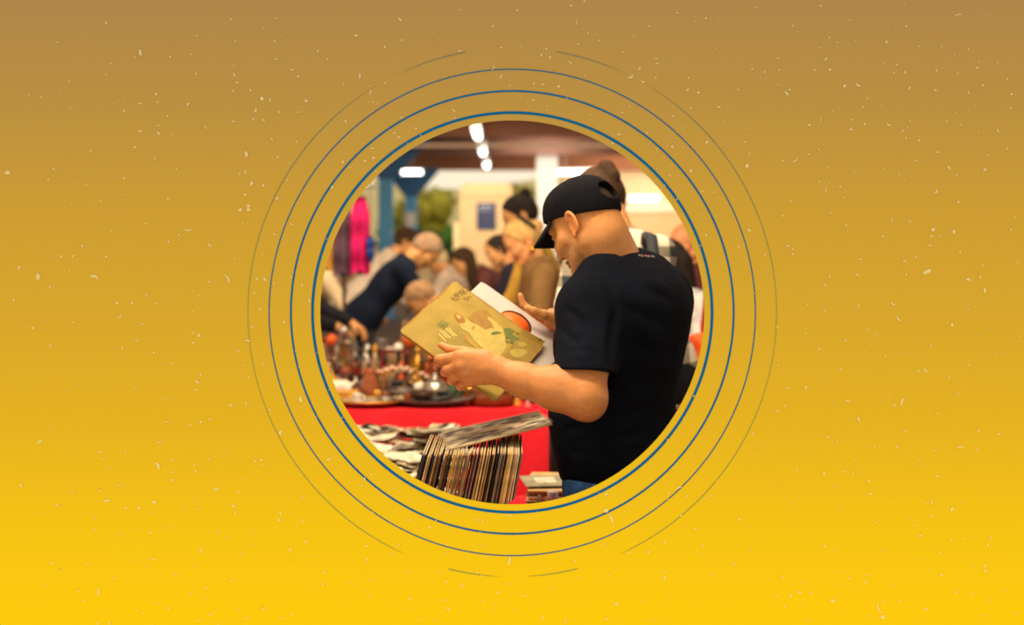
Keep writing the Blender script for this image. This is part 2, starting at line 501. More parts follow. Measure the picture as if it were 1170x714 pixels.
def outer(a):
    th = abs((math.degrees(PI/2 - a) + 180) % 360 - 180)
    for (x, y), (x2, y2) in zip(AT[:-1], AT[1:]):
        if th <= x2: return y + (y2-y)*(th-x)/(x2-x)
    return 0
ring(302.0, 0.9, outer, label='broken faint outermost ring')
# flecks of pale paint: the large ones where they are, the fine ones scattered
FL = {  # tile origin: (x, y, long, wide, angle) in tile pixels, three per picture pixel
 (0,0): [(365,79,12,9,30),(482,181,24,14,100),(584,195,10,7,0),(655,187,8,7,0),(674,122,12,5,40),(792,67,9,7,60),(807,142,8,7,0),(942,141,12,8,120),(947,203,14,6,20),(1003,239,14,8,20),(1023,263,12,8,50),(1049,346,14,9,150),(948,63,7,6,0),(1090,175,10,7,90),(1122,203,9,6,90),(380,217,7,5,0),(365,256,8,5,0),(238,278,10,6,30),(282,127,6,5,0),(197,145,8,5,90),(155,282,8,5,0),(535,323,14,8,140),(541,350,9,7,0),(482,356,18,7,170),(646,358,18,9,50),(672,253,8,7,0),(802,225,10,5,140),(804,256,14,7,120),(813,283,16,7,170),(800,311,11,7,60),(859,309,16,7,120),(898,338,14,14,0),(926,343,14,6,70),(877,378,15,9,70),(869,408,14,8,40),(904,411,16,6,130),(957,384,9,6,0),(1023,385,9,6,20),(800,416,16,5,170),(706,437,14,6,130),(426,379,12,7,30),(481,449,13,8,20),(543,430,12,9,30),(545,457,16,9,150),(463,505,14,9,30),(312,517,12,8,40),(844,529,24,12,95),(842,590,13,8,90),(822,596,11,6,100),(863,629,18,14,60),(841,668,16,10,140),(852,706,16,16,0),(903,635,10,9,0),(27,592,22,18,0),(101,326,8,6,90),(142,333,9,6,60),(184,580,10,7,110),(167,616,12,6,20),(297,634,9,7,90),(426,610,13,8,40),(346,688,10,6,90),(577,681,10,7,20),(532,544,10,6,30),(606,578,10,6,120),(952,539,12,6,40),(1018,486,11,6,110),(932,476,12,7,140),(984,618,14,5,40),(1139,642,16,8,70),(950,679,12,9,20),(420,670,11,5,0),(242,372,8,5,60),(575,398,9,7,90),(591,461,8,7,0)],
 (390,0): [(51,122,12,11,0),(100,315,20,6,80),(62,260,24,7,80),(8,288,16,5,85),(201,67,22,6,135),(208,138,9,7,0),(150,161,11,7,130),(405,174,16,7,160),(408,33,12,4,10),(519,89,12,6,60),(602,36,8,6,0),(787,20,9,8,0),(807,79,20,5,90),(845,113,12,5,90),(833,5,10,8,40),(617,160,16,4,110),(549,164,12,5,170),(686,189,12,9,80),(715,197,12,7,90),(702,168,12,6,150),(785,216,18,7,135),(885,139,8,7,0),(812,151,7,6,0),(966,178,8,6,60),(1022,235,12,9,40),(992,263,26,9,35),(1034,280,16,7,160),(1079,201,9,7,0),(1083,217,10,7,0),(1056,90,8,7,0),(1151,45,9,7,0),(1078,266,8,7,0),(548,262,22,7,75),(578,293,9,5,20),(660,286,10,7,30),(691,289,14,7,10),(744,296,14,8,40),(523,230,12,5,100),(658,343,12,6,40),(705,363,10,5,20),(110,349,8,6,0),(15,416,16,7,120),(198,470,13,8,30),(182,455,10,8,40),(256,440,12,7,0),(208,403,14,5,160),(385,379,18,5,130),(390,404,8,6,0),(106,509,14,8,20),(110,541,16,10,40),(81,552,14,7,10),(118,588,8,6,0),(5,555,16,8,90),(952,461,16,7,0),(928,492,12,8,0),(962,386,10,6,0),(1135,503,14,10,120),(1080,512,8,6,0),(1049,456,9,6,90),(1126,602,11,6,150),(1137,397,11,6,70),(150,284,10,8,0)],
 (780,0): [(80,62,12,7,140),(249,25,8,5,0),(473,20,14,5,170),(378,89,10,6,80),(573,69,7,6,0),(765,90,10,7,0),(943,52,32,6,17),(1041,54,6,5,0),(698,144,12,8,110),(808,159,8,6,40),(887,160,8,5,0),(529,146,9,7,0),(502,128,10,5,90),(491,203,20,9,35),(504,239,13,9,40),(468,164,9,6,40),(326,200,14,6,150),(238,236,12,7,40),(280,247,11,6,30),(330,240,10,6,60),(265,268,8,4,90),(452,239,9,7,130),(555,295,14,9,40),(601,292,20,8,150),(355,321,22,9,125),(366,308,9,7,0),(54,318,12,9,50),(17,307,12,8,0),(20,267,10,7,90),(28,371,11,8,0),(190,308,10,7,150),(124,366,16,5,170),(762,248,13,7,90),(733,222,10,5,40),(723,250,12,6,140),(777,303,16,7,65),(866,310,14,8,150),(869,241,12,6,120),(1008,233,13,8,130),(1013,212,8,6,90),(1028,293,15,9,160),(1078,213,8,6,90),(1111,272,11,7,60),(1126,323,10,8,30),(979,317,10,7,90),(942,252,10,5,0),(979,169,11,5,90),(631,338,11,6,60),(617,366,10,6,130),(516,381,9,6,100),(434,429,14,10,140),(473,411,12,5,90),(579,411,9,7,90),(623,425,10,8,60),(576,443,12,7,30),(706,428,18,7,165),(754,448,12,8,30),(768,438,9,6,60),(764,473,11,8,110),(810,481,9,7,90),(903,416,14,5,90),(951,429,8,6,0),(1080,448,16,8,130),(1123,372,9,6,0),(936,387,7,6,0),(872,522,14,7,160),(912,575,20,7,135),(938,600,12,5,60),(1035,581,14,13,0),(1111,509,9,7,140),(1047,533,10,7,40),(1146,604,10,5,90),(386,550,24,7,35),(465,511,12,7,130),(430,529,10,7,0),(220,569,16,14,60),(228,527,16,5,60),(83,488,16,10,40),(145,412,11,5,40),(213,487,14,5,170),(489,651,22,6,80),(468,623,9,6,90),(540,640,9,7,110),(868,657,18,8,50),(800,550,10,6,0),(944,692,12,9,30),(553,678,9,7,40),(28,585,14,12,60),(67,656,14,6,10),(369,690,9,7,0),(343,551,9,7,0),(587,588,10,4,80),(687,579,8,5,0),(740,597,8,5,60)],
 (0,238): [(66,203,14,10,80),(130,234,26,20,90),(323,235,38,12,165),(211,164,14,9,30),(254,163,16,8,40),(283,129,12,8,80),(365,165,9,7,110),(172,268,10,7,60),(240,213,9,7,120),(48,315,11,8,60),(112,409,14,12,0),(252,390,12,6,0),(401,324,13,10,160),(454,324,11,10,0),(411,371,20,6,40),(469,453,18,7,170),(489,396,9,7,0),(528,494,10,8,40),(589,532,12,8,60),(663,462,16,8,140),(682,435,13,12,90),(661,426,14,7,40),(645,74,34,6,178),(614,91,14,7,140),(720,126,16,7,140),(825,5,16,14,40),(853,4,16,14,0),(833,53,10,7,90),(781,242,38,9,115),(804,174,14,6,130),(717,252,9,8,60),(683,300,9,8,0),(660,353,12,5,10),(578,114,8,8,0),(383,77,12,6,40),(499,53,9,6,30),(503,295,12,7,150),(537,324,10,7,30),(568,311,8,7,60),(420,480,12,6,110),(677,595,20,9,150),(688,569,9,9,0),(671,622,10,7,0),(792,675,18,10,170),(843,668,14,5,100),(863,406,14,7,40),(849,454,22,6,175),(893,345,14,7,30),(908,243,16,9,130),(880,242,12,7,40),(872,291,12,6,0),(939,257,12,6,120),(975,390,14,8,140),(998,236,9,7,40),(1000,55,16,7,140),(942,88,10,7,0),(903,536,9,7,0),(817,488,10,9,0),(855,579,8,6,60),(924,690,12,9,0),(1031,655,22,12,100),(1060,316,16,9,110),(1036,262,9,7,0),(988,429,9,5,10),(834,538,7,6,0),(174,470,12,6,40),(33,484,8,5,130),(227,628,12,4,170),(315,612,9,6,130),(466,616,10,6,30)],
 (780,238): [(80,92,14,8,40),(228,75,14,10,150),(192,132,11,8,60),(281,158,11,7,40),(342,26,9,8,0),(360,130,14,8,0),(376,138,12,9,120),(378,156,11,8,60),(716,41,20,5,65),(776,44,14,6,140),(505,15,12,6,130),(560,58,11,6,130),(565,76,9,7,0),(686,97,11,7,0),(846,127,16,6,170),(858,73,18,14,50),(852,96,14,7,10),(882,94,10,6,50),(929,80,18,12,75),(951,149,13,8,110),(1027,196,11,7,90),(1020,237,16,6,90),(978,244,16,10,160),(1034,281,22,12,95),(838,217,34,18,20),(759,180,13,9,20),(799,168,12,7,130),(766,227,10,8,60),(598,228,18,7,160),(609,174,10,7,0),(487,263,14,7,120),(503,234,12,7,70),(720,327,20,8,150),(740,378,28,6,130),(923,399,13,10,90),(977,348,14,5,10),(1051,414,10,6,60),(487,351,11,8,50),(603,333,11,6,130),(591,355,9,5,30),(426,328,9,8,0),(420,428,10,8,30),(468,483,10,8,60),(636,415,11,5,150),(665,431,10,5,150),(643,464,9,7,90),(694,505,9,7,90),(775,498,7,6,90),(541,551,9,7,120),(510,581,7,6,90),(831,553,28,7,120),(807,557,10,8,60),(911,580,12,7,130),(752,662,34,12,70),(726,675,18,7,170),(566,660,20,8,165),(423,614,16,8,60),(362,616,12,8,160),(558,452,12,7,40),(981,537,9,6,150),(1075,499,9,7,60),(1153,438,8,6,0),(1124,73,9,7,60),(1147,187,8,6,0),(1139,30,10,6,130),(326,537,10,7,40),(325,694,12,6,20),(350,677,9,7,40),(133,515,10,4,0),(250,527,6,6,0),(100,615,9,6,130),(872,703,9,8,0),(943,634,8,6,40),(323,405,8,6,100)],
 (0,476): [(137,85,22,12,30),(73,235,14,11,90),(165,229,8,6,0),(249,258,9,8,0),(198,302,12,9,150),(367,287,30,8,178),(325,346,8,7,0),(323,386,10,8,90),(417,400,10,7,150),(431,313,12,8,30),(477,313,14,10,150),(530,293,17,16,60),(541,167,32,14,115),(548,87,18,7,5),(346,120,12,7,40),(352,145,9,7,120),(375,179,11,6,150),(431,118,9,6,0),(592,217,11,11,0),(592,189,10,6,90),(593,147,12,5,120),(673,188,14,8,110),(668,166,9,6,140),(718,145,11,9,0),(741,249,20,8,15),(800,305,16,8,30),(807,327,11,9,150),(678,316,14,7,10),(632,317,9,6,20),(521,327,10,6,0),(585,381,14,7,40),(517,398,15,8,40),(524,486,26,8,165),(691,459,26,7,115),(748,395,14,7,130),(602,539,14,8,150),(790,412,9,8,0),(830,471,8,8,60),(409,235,20,6,10),(344,253,9,8,60),(834,215,9,7,60),(820,258,12,6,10),(887,216,9,6,60),(689,18,14,9,50),(654,26,12,9,0),(720,8,12,6,160),(570,17,14,6,15),(780,119,8,6,0),(876,152,12,8,110),(896,147,14,8,10),(899,164,9,7,90),(961,55,20,13,85),(961,331,20,9,125),(957,353,14,10,150),(1036,276,10,8,30),(1041,355,9,8,0),(1049,428,11,8,40),(996,455,14,9,50),(1126,146,20,11,20),(1114,534,10,9,60),(1110,575,14,8,130),(341,600,34,9,95),(298,502,11,7,110),(287,631,10,9,60),(270,597,12,9,130),(153,582,8,7,0),(393,553,12,6,40),(207,524,11,6,120),(177,501,14,7,170),(535,639,9,7,0),(580,656,16,7,130),(492,672,9,8,110),(470,661,8,7,40),(723,677,16,7,5),(680,698,9,8,0),(654,606,10,7,0),(709,586,14,7,140),(792,562,14,6,90),(904,658,14,9,150),(812,663,16,5,130),(846,689,11,9,140),(968,690,10,7,20),(1003,678,9,7,20),(376,706,14,8,110),(336,708,12,8,0),(861,391,9,7,0),(861,437,8,8,0),(748,708,10,6,100)],
 (390,476): [(69,235,9,9,0),(104,199,9,7,60),(79,212,8,8,0),(178,244,9,8,120),(235,353,12,8,50),(303,378,12,10,90),(316,248,12,4,150),(196,440,14,8,60),(89,491,16,6,85),(86,443,12,8,0),(175,472,11,8,110),(235,535,12,6,30),(105,563,9,7,70),(235,624,18,8,30),(29,567,9,5,0),(80,600,9,7,110),(96,613,9,7,120),(415,578,20,7,70),(366,658,18,9,140),(361,565,10,8,60),(360,629,10,5,150),(344,629,8,8,0),(536,603,13,11,40),(576,495,32,14,80),(570,571,14,4,0),(465,534,9,9,0),(479,545,8,6,60),(487,633,8,6,60),(512,663,10,6,100),(487,444,12,4,80),(691,687,22,10,75),(721,587,10,6,120),(624,613,12,7,0),(586,661,9,5,0),(908,321,20,17,20),(925,349,38,11,115),(971,323,9,7,60),(907,264,16,9,40),(895,436,11,9,60),(943,641,18,13,140),(910,692,14,9,10),(1108,552,17,11,90),(1107,530,10,7,80),(1108,429,14,7,130),(1156,243,24,8,25),(1121,261,12,7,0),(1054,463,12,9,0),(988,465,14,9,20),(917,543,9,9,0),(1029,632,7,6,0),(801,494,9,8,0),(812,553,8,8,0),(672,425,12,6,80),(575,337,30,5,3),(362,467,8,8,0),(363,437,7,6,0),(365,325,14,7,40),(466,353,12,7,60),(486,357,14,6,85),(274,692,9,6,0),(1062,698,9,6,10),(768,701,14,7,100),(1163,338,8,8,0),(320,695,8,4,90),(238,656,8,8,0)],
 (780,476): [(603,8,22,10,110),(498,70,16,9,140),(528,82,10,7,120),(656,102,9,8,60),(621,96,8,6,120),(764,48,12,8,70),(734,101,13,9,150),(1014,48,10,9,0),(1081,60,11,8,40),(951,103,34,9,5),(1011,112,12,9,10),(1042,159,7,6,60),(862,115,8,7,60),(812,148,10,6,130),(484,196,14,10,90),(554,189,9,8,0),(583,193,9,8,60),(637,219,14,9,55),(643,263,13,8,10),(518,242,9,6,0),(391,181,12,7,90),(873,205,11,9,40),(901,217,7,6,0),(536,317,9,8,0),(662,361,9,8,0),(922,316,20,11,70),(854,294,14,9,95),(838,297,8,6,0),(954,292,9,6,0),(804,372,9,7,30),(784,352,10,7,110),(853,341,9,7,0),(813,408,13,11,0),(896,402,9,6,60),(918,423,10,7,0),(880,464,10,8,0),(886,542,12,9,120),(804,483,7,6,60),(1037,511,13,11,90),(1036,528,13,11,0),(990,509,9,8,0),(1046,440,12,8,120),(1055,416,12,9,20),(964,418,8,6,40),(1097,596,9,6,0),(486,443,11,9,110),(513,459,10,6,0),(685,459,9,8,0),(235,454,14,5,75),(175,507,10,9,30),(193,351,10,9,110),(342,550,11,10,0),(42,383,11,9,150),(70,442,10,7,140),(55,473,8,8,60),(98,543,8,6,0),(55,648,8,6,0),(627,567,11,10,0),(630,543,9,7,0),(571,553,14,7,40),(417,567,10,6,120),(400,601,18,8,165),(370,612,11,9,60),(323,616,10,8,0),(439,605,9,8,0),(349,651,14,7,80),(515,630,20,12,10),(672,657,44,10,115),(685,686,18,16,30),(634,682,14,7,90),(687,634,10,9,30),(745,631,11,9,0),(831,659,16,8,30),(938,601,14,6,125),(991,608,9,8,100),(1026,682,11,8,130),(1142,672,14,6,10),(1051,628,10,7,150),(803,698,7,6,0),(435,695,11,7,10),(239,57,18,6,70),(274,92,9,6,0),(99,270,11,8,20),(14,272,9,7,0),(78,280,10,6,140),(715,575,11,6,60),(532,535,8,6,0),(550,573,8,7,0)],
}
V = []; F = []; cols = []
def fleck(px, py, L, W, ang, al, tail=0.0):
    n = 8; b0 = len(V); a0 = math.radians(ang); lay = WY - 0.0012
    g = grad(py); c = tuple(x*(1-al) + y*al for x, y in zip(g, (246, 226, 178)))
    bend = random.uniform(-0.25, 0.25)*L
    for i in range(n):
        t = 2*PI*i/n; k = random.uniform(0.75, 1.1)
        u = math.cos(t)*L/2*k; v = math.sin(t)*W/2*random.uniform(0.7, 1.1) + bend*((2*u/max(L, .01))**2 - 0.4)
        V.append((wx(px + u*math.cos(a0) - v*math.sin(a0)), lay, wz(py - u*math.sin(a0) - v*math.cos(a0)))); cols.append(paint(c))
    F.append(tuple(range(b0, b0+n)))
for (ox, oy), L in FL.items():
    for (x, y, ln, wd, an) in L:
        fleck(ox + x/3, oy + y/3, ln/3*1.02, wd/3*0.95, an, random.uniform(0.45, 0.62))
k = 0
while k < 1150:
    px, py = random.uniform(0, 1170), random.uniform(0, 714)
    if math.hypot(px-HC[0], py-HC[1]) < 222: continue
    ed = min(1, px/90, (1170-px)/60 + .25, py/60 + .3)
    dens = ed*(0.55 + 0.75*mnoise.noise(Vector((px/85, py/85, 3.3))))
    if random.random() > dens: continue
    k += 1
    L = random.choice((0.9, 1.1, 1.3, 1.5, 1.8, 2.2)); fleck(px, py, L*1.15, L*random.uniform(0.7, 1.0), random.uniform(0, 180), random.uniform(0.2, 0.5))
fo = link('paint_fleck', mesh('paint_fleck', V, F, cols=cols), RINGM, wall); prop(fo, 'pale cream flecks of paint', kind='stuff')
# ================================================================== the man with the record
SKIN = (0.64, 0.31, 0.115)
MAN = Vector((0.30, 3.41, 0.0))
phi = math.radians(43)
mf = np.array((-math.cos(phi), math.sin(phi), 0)); ml = np.array((-math.sin(phi), -math.cos(phi), 0)); mu = np.array((0, 0, 1.0))
def mp(f, l, z): return np.array((MAN.x, MAN.y, 0)) + f*mf + l*ml + z*mu
MR = np.stack([mf, ml, mu])
psi, th = math.radians(40), math.radians(32)
HF = np.array((-math.cos(psi)*math.cos(th), math.sin(psi)*math.cos(th), -math.sin(th)))
HU = np.array((-math.cos(psi)*math.sin(th), math.sin(psi)*math.sin(th), math.cos(th)))
HEAD = Frame((0.2035, 3.395, 1.574), HF, HU, 1.0)
man = thing('person', 'man in black cap and navy t-shirt looking down at the record cover in his hands', 'person', MAN)
nb = mp(0.03, 0.01, 1.452)
shl, shr = mp(-0.015, 0.150, 1.366), mp(-0.005, -0.165, 1.385)
elb_l = np.array(P(667, 453, 3.14)); wri_l = np.array(P(562, 421, 3.20))
wri_r = np.array(P(648, 372, 3.56)); elb_r = np.array((0.43, 3.67, 1.17))
S = SDF()
# torso core (under the shirt)
S.ell(mp(0, 0, 1.25), (0.12, 0.18, 0.22), MR, k=0.03)
S.cone(shl, shr, 0.06, 0.06, k=0.03)
# neck
nk = HEAD(-0.028, 0, -0.045)
S.cone(nb, nk, 0.070, 0.064, k=0.02)
S.cone(mp(-0.002, 0.0, 1.465), HEAD(-0.045, 0, 0.0), 0.058, 0.055, k=0.03)
S.cone(mp(0.0, 0.06, 1.44), nk, 0.05, 0.045, k=0.03)
S.cone(mp(0.02, -0.04, 1.44), nk, 0.045, 0.045, k=0.03)
add_head(S, HEAD, True)
# arms
for (sh, el, wr) in ((shl, elb_l, wri_l), (shr, elb_r, wri_r)):
    S.cone(sh, sh + (el-sh)*0.5, 0.064, 0.066, k=0.03); S.cone(sh + (el-sh)*0.5, el, 0.064, 0.052, k=0.03)
    dn_ = np.array((0, 0, -0.006))
    S.cone(el, el + (wr-el)*0.28, 0.049, 0.052, k=0.03)
    S.cone(el + (wr-el)*0.28, el + (wr-el)*0.66 + dn_, 0.052, 0.0415, k=0.03)
    S.cone(el + (wr-el)*0.66 + dn_, wr, 0.0415, 0.034, k=0.02)
S.ell(elb_l + np.array((0.012, 0.0, -0.012)), (0.04, 0.04, 0.045), k=0.03)
# left hand closed on the lower edge of the cover
def Q(px, py, d): return np.array(P(px, py, d))
K = [Q(524, 407, 3.192), Q(524, 417.5, 3.186), Q(529, 427.5, 3.19), Q(536, 435, 3.20)]
PIP = [Q(502, 411, 3.195), Q(510, 422.5, 3.19), Q(517, 432, 3.195), Q(527, 439.5, 3.205)]
DIP = [Q(501, 413.5, 3.228), Q(508, 425, 3.225), Q(516, 435, 3.228), Q(526, 442, 3.235)]
TIP = [Q(509, 417, 3.246), Q(515, 428, 3.246), Q(522, 437, 3.248), Q(531, 443, 3.252)]
RK = [(.0135, .0135, .0120, .0095), (.0130, .0125, .0115, .0090), (.0125, .0120, .0110, .0088), (.0115, .0105, .0098, .0078)]
hw = wri_l + (np.array(Q(545, 419, 3.19)) - wri_l)*0.4
S.cone(wri_l, hw, 0.034, 0.033, k=0.02)
for j in range(4):
    base = Q((553, 551, 551, 552)[j], (409, 416, 423, 430)[j], 3.195)
    S.cone(base, K[j], 0.021, 0.0165, k=0.015)
    S.chain([K[j], PIP[j], DIP[j], TIP[j]], RK[j], k=0.005)
    S.ell(K[j] + np.array((0.004, -0.008, 0.0)), (0.011, 0.008, 0.009), k=0.010)
S.chain([Q(548, 408, 3.21), Q(528, 402, 3.222), Q(514, 399.5, 3.235), Q(504, 394.5, 3.244)], [0.020, 0.0145, 0.0118, 0.0085], k=0.012)
# right hand holding the inner sleeve: thumb on the sheet, fingers behind it
hd = Q(606, 352, 3.56) - wri_r
S.cone(wri_r, Q(632, 365, 3.555), 0.030, 0.026, k=0.015)
for j, (q, r) in enumerate((((630, 359, 3.57), .017), ((632, 366, 3.575), .017), ((635, 374, 3.58), .016))):
    S.cone(wri_r, Q(*q), 0.026, r, k=0.012)
S.chain([Q(634, 364, 3.545), Q(621, 360, 3.527), Q(610, 355.5, 3.52), Q(602, 352, 3.518)], [0.017, 0.0135, 0.0115, 0.0085], k=0.012)
S.chain([Q(628, 360, 3.58), Q(608, 356, 3.60), Q(598, 348, 3.602), Q(594.5, 337.5, 3.598)], [0.0135, 0.0115, 0.0105, 0.0082], k=0.006)
S.chain([Q(630, 365, 3.585), Q(612, 362, 3.615), Q(599, 360, 3.618), Q(590, 361, 3.612)], [0.0135, 0.0115, 0.0105, 0.0085], k=0.005)
S.chain([Q(632, 371, 3.585), Q(616, 370, 3.62), Q(604, 370, 3.622), Q(596, 372, 3.614)], [0.013, 0.011, 0.010, 0.008], k=0.005)
S.chain([Q(635, 377, 3.585), Q(622, 377, 3.61), Q(613, 378, 3.61), Q(607, 380, 3.604)], [0.012, 0.010, 0.009, 0.0075], k=0.005)
def man_extra(X, q, col):
    f_, l_, u_ = q[:, 0], q[:, 1], q[:, 2]
    near = (np.abs(q) < 0.17).all(1)
    nz = np.array([mnoise.noise(Vector(v*160)) for v in X[near]]) if near.any() else np.zeros(0)
    full = np.zeros(len(X)); full[near] = nz
    st = near & (f_ > 0.015) & (u_ < -0.028 - 0.25*np.maximum(0, 0.05-f_)) & (u_ > -0.115) & (np.abs(q[:, 1]) < 0.075)
    st &= ~((f_ > 0.09) & (u_ > -0.035))
    a = np.clip(0.32 + 0.22*full, 0, 0.6)[:, None]
    col = np.where(st[:, None], col*(1-a) + np.array((0.10, 0.075, 0.06))*a, col)
    hr = near & (u_ > 0.012 - 0.25*f_ ) & (f_ < 0.005) & (u_ < 0.10)
    hr &= ~((np.abs(l_) > 0.077))
    a = np.clip((0.03 - f_)*3.2, 0, 0.42)*np.clip(0.75 + 0.5*full, 0.2, 1.2)
    a = np.clip(a*np.clip((u_ - 0.012 + 0.25*f_)*30, 0, 1), 0, 0.6)[:, None]
    col = np.where(hr[:, None], col*(1-a) + np.array((0.07, 0.055, 0.05))*a, col)
    top = near & (u_ > 0.034 + 0.4*f_) & (f_ < 0.03) & ~((np.abs(l_) > 0.0775) & (u_ < 0.06)); col[top] = np.array((0.035, 0.028, 0.024))
    red = near & (np.abs(l_) > 0.082) & (np.abs(f_ + 0.012) < 0.05) & (np.abs(u_) < 0.045)
    col = np.where(red[:, None], col*np.array((1.03, 0.86, 0.80)), col)
    return col
base_col = head_color(HEAD, SKIN, (0.06, 0.04, 0.03), (0.50, 0.20, 0.13), extra=man_extra)
def man_col(X):
    col = base_col(X)
    low = X[:, 2] < 1.30
    d = np.array([mnoise.noise(Vector((v[0]*30, v[1]*30, v[2]*90))) for v in X])
    return col*(1 + np.where(low, 0.10, 0.05)*d)[:, None]*np.where(low[:, None], np.array((0.98, 0.86, 0.80)), 1.0)
S.cut((0.3, 3.4, 1.06), (0, 0, -1))
SKINM = matcol('skin', 0.46, var=0.07, nscale=80, bump=0.12, bscale=260, sss=0.10, spec=0.35)
body = link('body', recenter(S.mesh('body', 0.0030, man_col), MAN), SKINM, man)

# ---- t-shirt
TS = SDF()
TS.ell(mp(-0.012, 0, 1.275), (0.142, 0.205, 0.215), MR, k=0.04)
TS.cone(shl, shr, 0.084, 0.084, k=0.05)
TS.ell(mp(0.035, 0.0, 1.06), (0.165, 0.188, 0.22), MR, k=0.06)
TS.ell(mp(0.085, 0.03, 1.255), (0.085, 0.125, 0.11), MR, k=0.04)
TS.ell(mp(0.0, 0.0, 0.93), (0.150, 0.190, 0.17), MR, k=0.05)
for e in (-1, 1):
    TS.cone(mp(-0.012, e*0.045, 1.450), mp(-0.012, e*0.100, 1.438), 0.066, 0.066, k=0.04)
TS.ell(mp(-0.035, 0, 1.345), (0.125, 0.200, 0.125), MR, k=0.05)
for (sh, el) in ((shl, elb_l), (shr, elb_r)):
    a = sh + (el - sh)*0.10; e = sh + (el-sh)*0.92
    TS.cone(a, e, 0.082, 0.080, k=0.05)
# creases pressed into the cloth
CREASE = []
def crease(a, b, r, k=0.02): TS.cone(a, b, r, r, k=k, op='-')
ax = shl*0.5 + elb_l*0.5
for (p1, p2, r) in (((690, 505), (735, 492), .005), ((655, 514), (700, 524), .006), ((650, 532), (712, 542), .006), ((715, 350), (760, 372), .004), ((712, 385), (770, 402), .004), ((645, 352), (668, 374), .004), ((642, 374), (662, 394), .004), ((720, 470), (765, 455), .005)):
    a = np.array(P(*p1, 1.0)); b_ = np.array(P(*p2, 1.0)); o_ = np.array((0, 0, CAMZ))
    CREASE.append((a - o_, b_ - o_, r))
# sleeve ends, hem, neck hole
for (sh, el) in ((shl, elb_l), (shr, elb_r)):
    dd = (el-sh)/np.linalg.norm(el-sh)*0.35 - mu*0.65; dd /= np.linalg.norm(dd); pc = sh + (el-sh)*0.745
    def slab(X, pc=pc, dd=dd, sh=sh, el=el):
        t = (X - pc) @ dd
        q = X - pc - t[..., None]*dd
        return np.maximum(np.maximum(-t, t - 0.12), np.sqrt((q*q).sum(-1)) - 0.104)
    TS.ops.append((slab, np.minimum(pc, el) - 0.12, np.maximum(pc, el) + 0.12, 0.003, '-'))
TS.cut(mp(0.05, 0, 0.895), np.array((0.02, 0, -1)) + mf*-0.06)
ncd = HEAD(-0.04, 0, -0.03) - mp(-0.02, 0, 1.43); ncd /= np.linalg.norm(ncd)
ncp = mp(-0.005, 0.0, 1.506)
cdir = ncd*0.7 + mu*0.75 ; cdir /= np.linalg.norm(cdir)
def neckhole(X):
    t = (X - ncp) @ cdir; return -t
TS.ops.append((lambda X: np.maximum(-((X - ncp) @ cdir), np.sqrt((((X-ncp) - ((X-ncp) @ cdir)[..., None]*cdir)**2).sum(-1)) - 0.092), ncp - 0.17, ncp + 0.17, 0.006, '-'))
# ribbed collar
e1 = np.cross(cdir, ml); e1 /= np.linalg.norm(e1); e2 = np.cross(cdir, e1)
SHIRT = mat('navy_cotton', rgb(12, 17, 30), 0.9, var=0.25, nscale=9, bump=0.35, bscale=26, spec=0.1)
shirt = link('t_shirt', recenter(TS.mesh('t_shirt', 0.0045), MAN), SHIRT, man)
# print at the nape, laid on the cloth
from mathutils.bvhtree import BVHTree
def surf(o, px, py):
    bv = SURF.setdefault(o.name, BVHTree.FromPolygons([v.co.copy() for v in o.data.vertices], [tuple(q.vertices) for q in o.data.polygons]))
    og = Vector((0, 0, CAMZ)) - o.parent.location; d = (P(px, py, 1.0) - Vector((0, 0, CAMZ))).normalized()
    return bv.ray_cast(og, d)
SURF = {}
def press(me, polyline_rays, depth, rad):
    """push the cloth in along a crease line"""
    n = len(me.vertices); co = np.empty(n*3, np.float32); me.vertices.foreach_get('co', co); co = co.reshape(-1, 3)
    no = np.empty(n*3, np.float32); me.vertices.foreach_get('normal', no); no = no.reshape(-1, 3)
    for (a, b_, dp, rd) in polyline_rays:
        ba = b_ - a; t = np.clip(((co - a) @ ba)/(ba @ ba), 0, 1)
        d = np.linalg.norm(co - a - t[:, None]*ba, axis=1)
        wgt = np.exp(-(d/rd)**2)*np.sin(np.clip(t, 0.02, 0.98)*PI)**0.5
        up = np.exp(-((d - 2.0*rd)/rd)**2)*0.35*np.sin(np.clip(t, 0.02, 0.98)*PI)
        co += no*(-dp*wgt + dp*up)[:, None]
    me.vertices.foreach_set('co', co.astype(np.float32).ravel()); me.update()
lines = []
for (p1, p2, dp, rd) in (((690, 506), (740, 490), .007, .012), ((652, 514), (702, 526), .008, .010), ((648, 533), (714, 543), .008, .010), ((712, 350), (762, 372), .006, .016), ((706, 392), (768, 404), .006, .016), ((645, 350), (670, 372), .006, .010), ((641, 376), (664, 396), .006, .010), ((718, 472), (765, 452), .006, .013), ((697, 415), (704, 352), .010, .013), ((704, 352), (690, 318), .006, .012), ((735, 330), (772, 345), .005, .014), ((715, 440), (760, 425), .005, .014), ((645, 492), (690, 482), .007, .010), ((650, 400), (686, 405), .005, .009), ((668, 552), (730, 556), .006, .009)):
    h1, h2 = surf(shirt, *p1), surf(shirt, *p2)
    if h1[0] is not None and h2[0] is not None: lines.append((np.array(h1[0]), np.array(h2[0]), dp, rd))
press(shirt.data, lines, 0, 0); SURF.clear()
pm = MB(); rd_ = MB()
for i, (px, wd, hh) in enumerate(((729, 2.6, 1.6), (732.5, 2.0, 2.4), (736, 3.0, 1.8), (739.5, 2.2, 2.4), (743, 2.6, 1.8), (746, 1.4, 2.2))):
    pts = [(px, 291 + (px-729)*0.08), (px + wd, 291 + (px-729)*0.08), (px + wd, 291 + hh + (px-729)*0.08), (px, 291 + hh + (px-729)*0.08)]
    hs = [surf(shirt, *q) for q in pts]
    if all(h[0] is not None for h in hs):
        (rd_ if i == 2 else pm).add([h[0] + h[1]*0.0012 for h in hs], [(0, 1, 2, 3)])
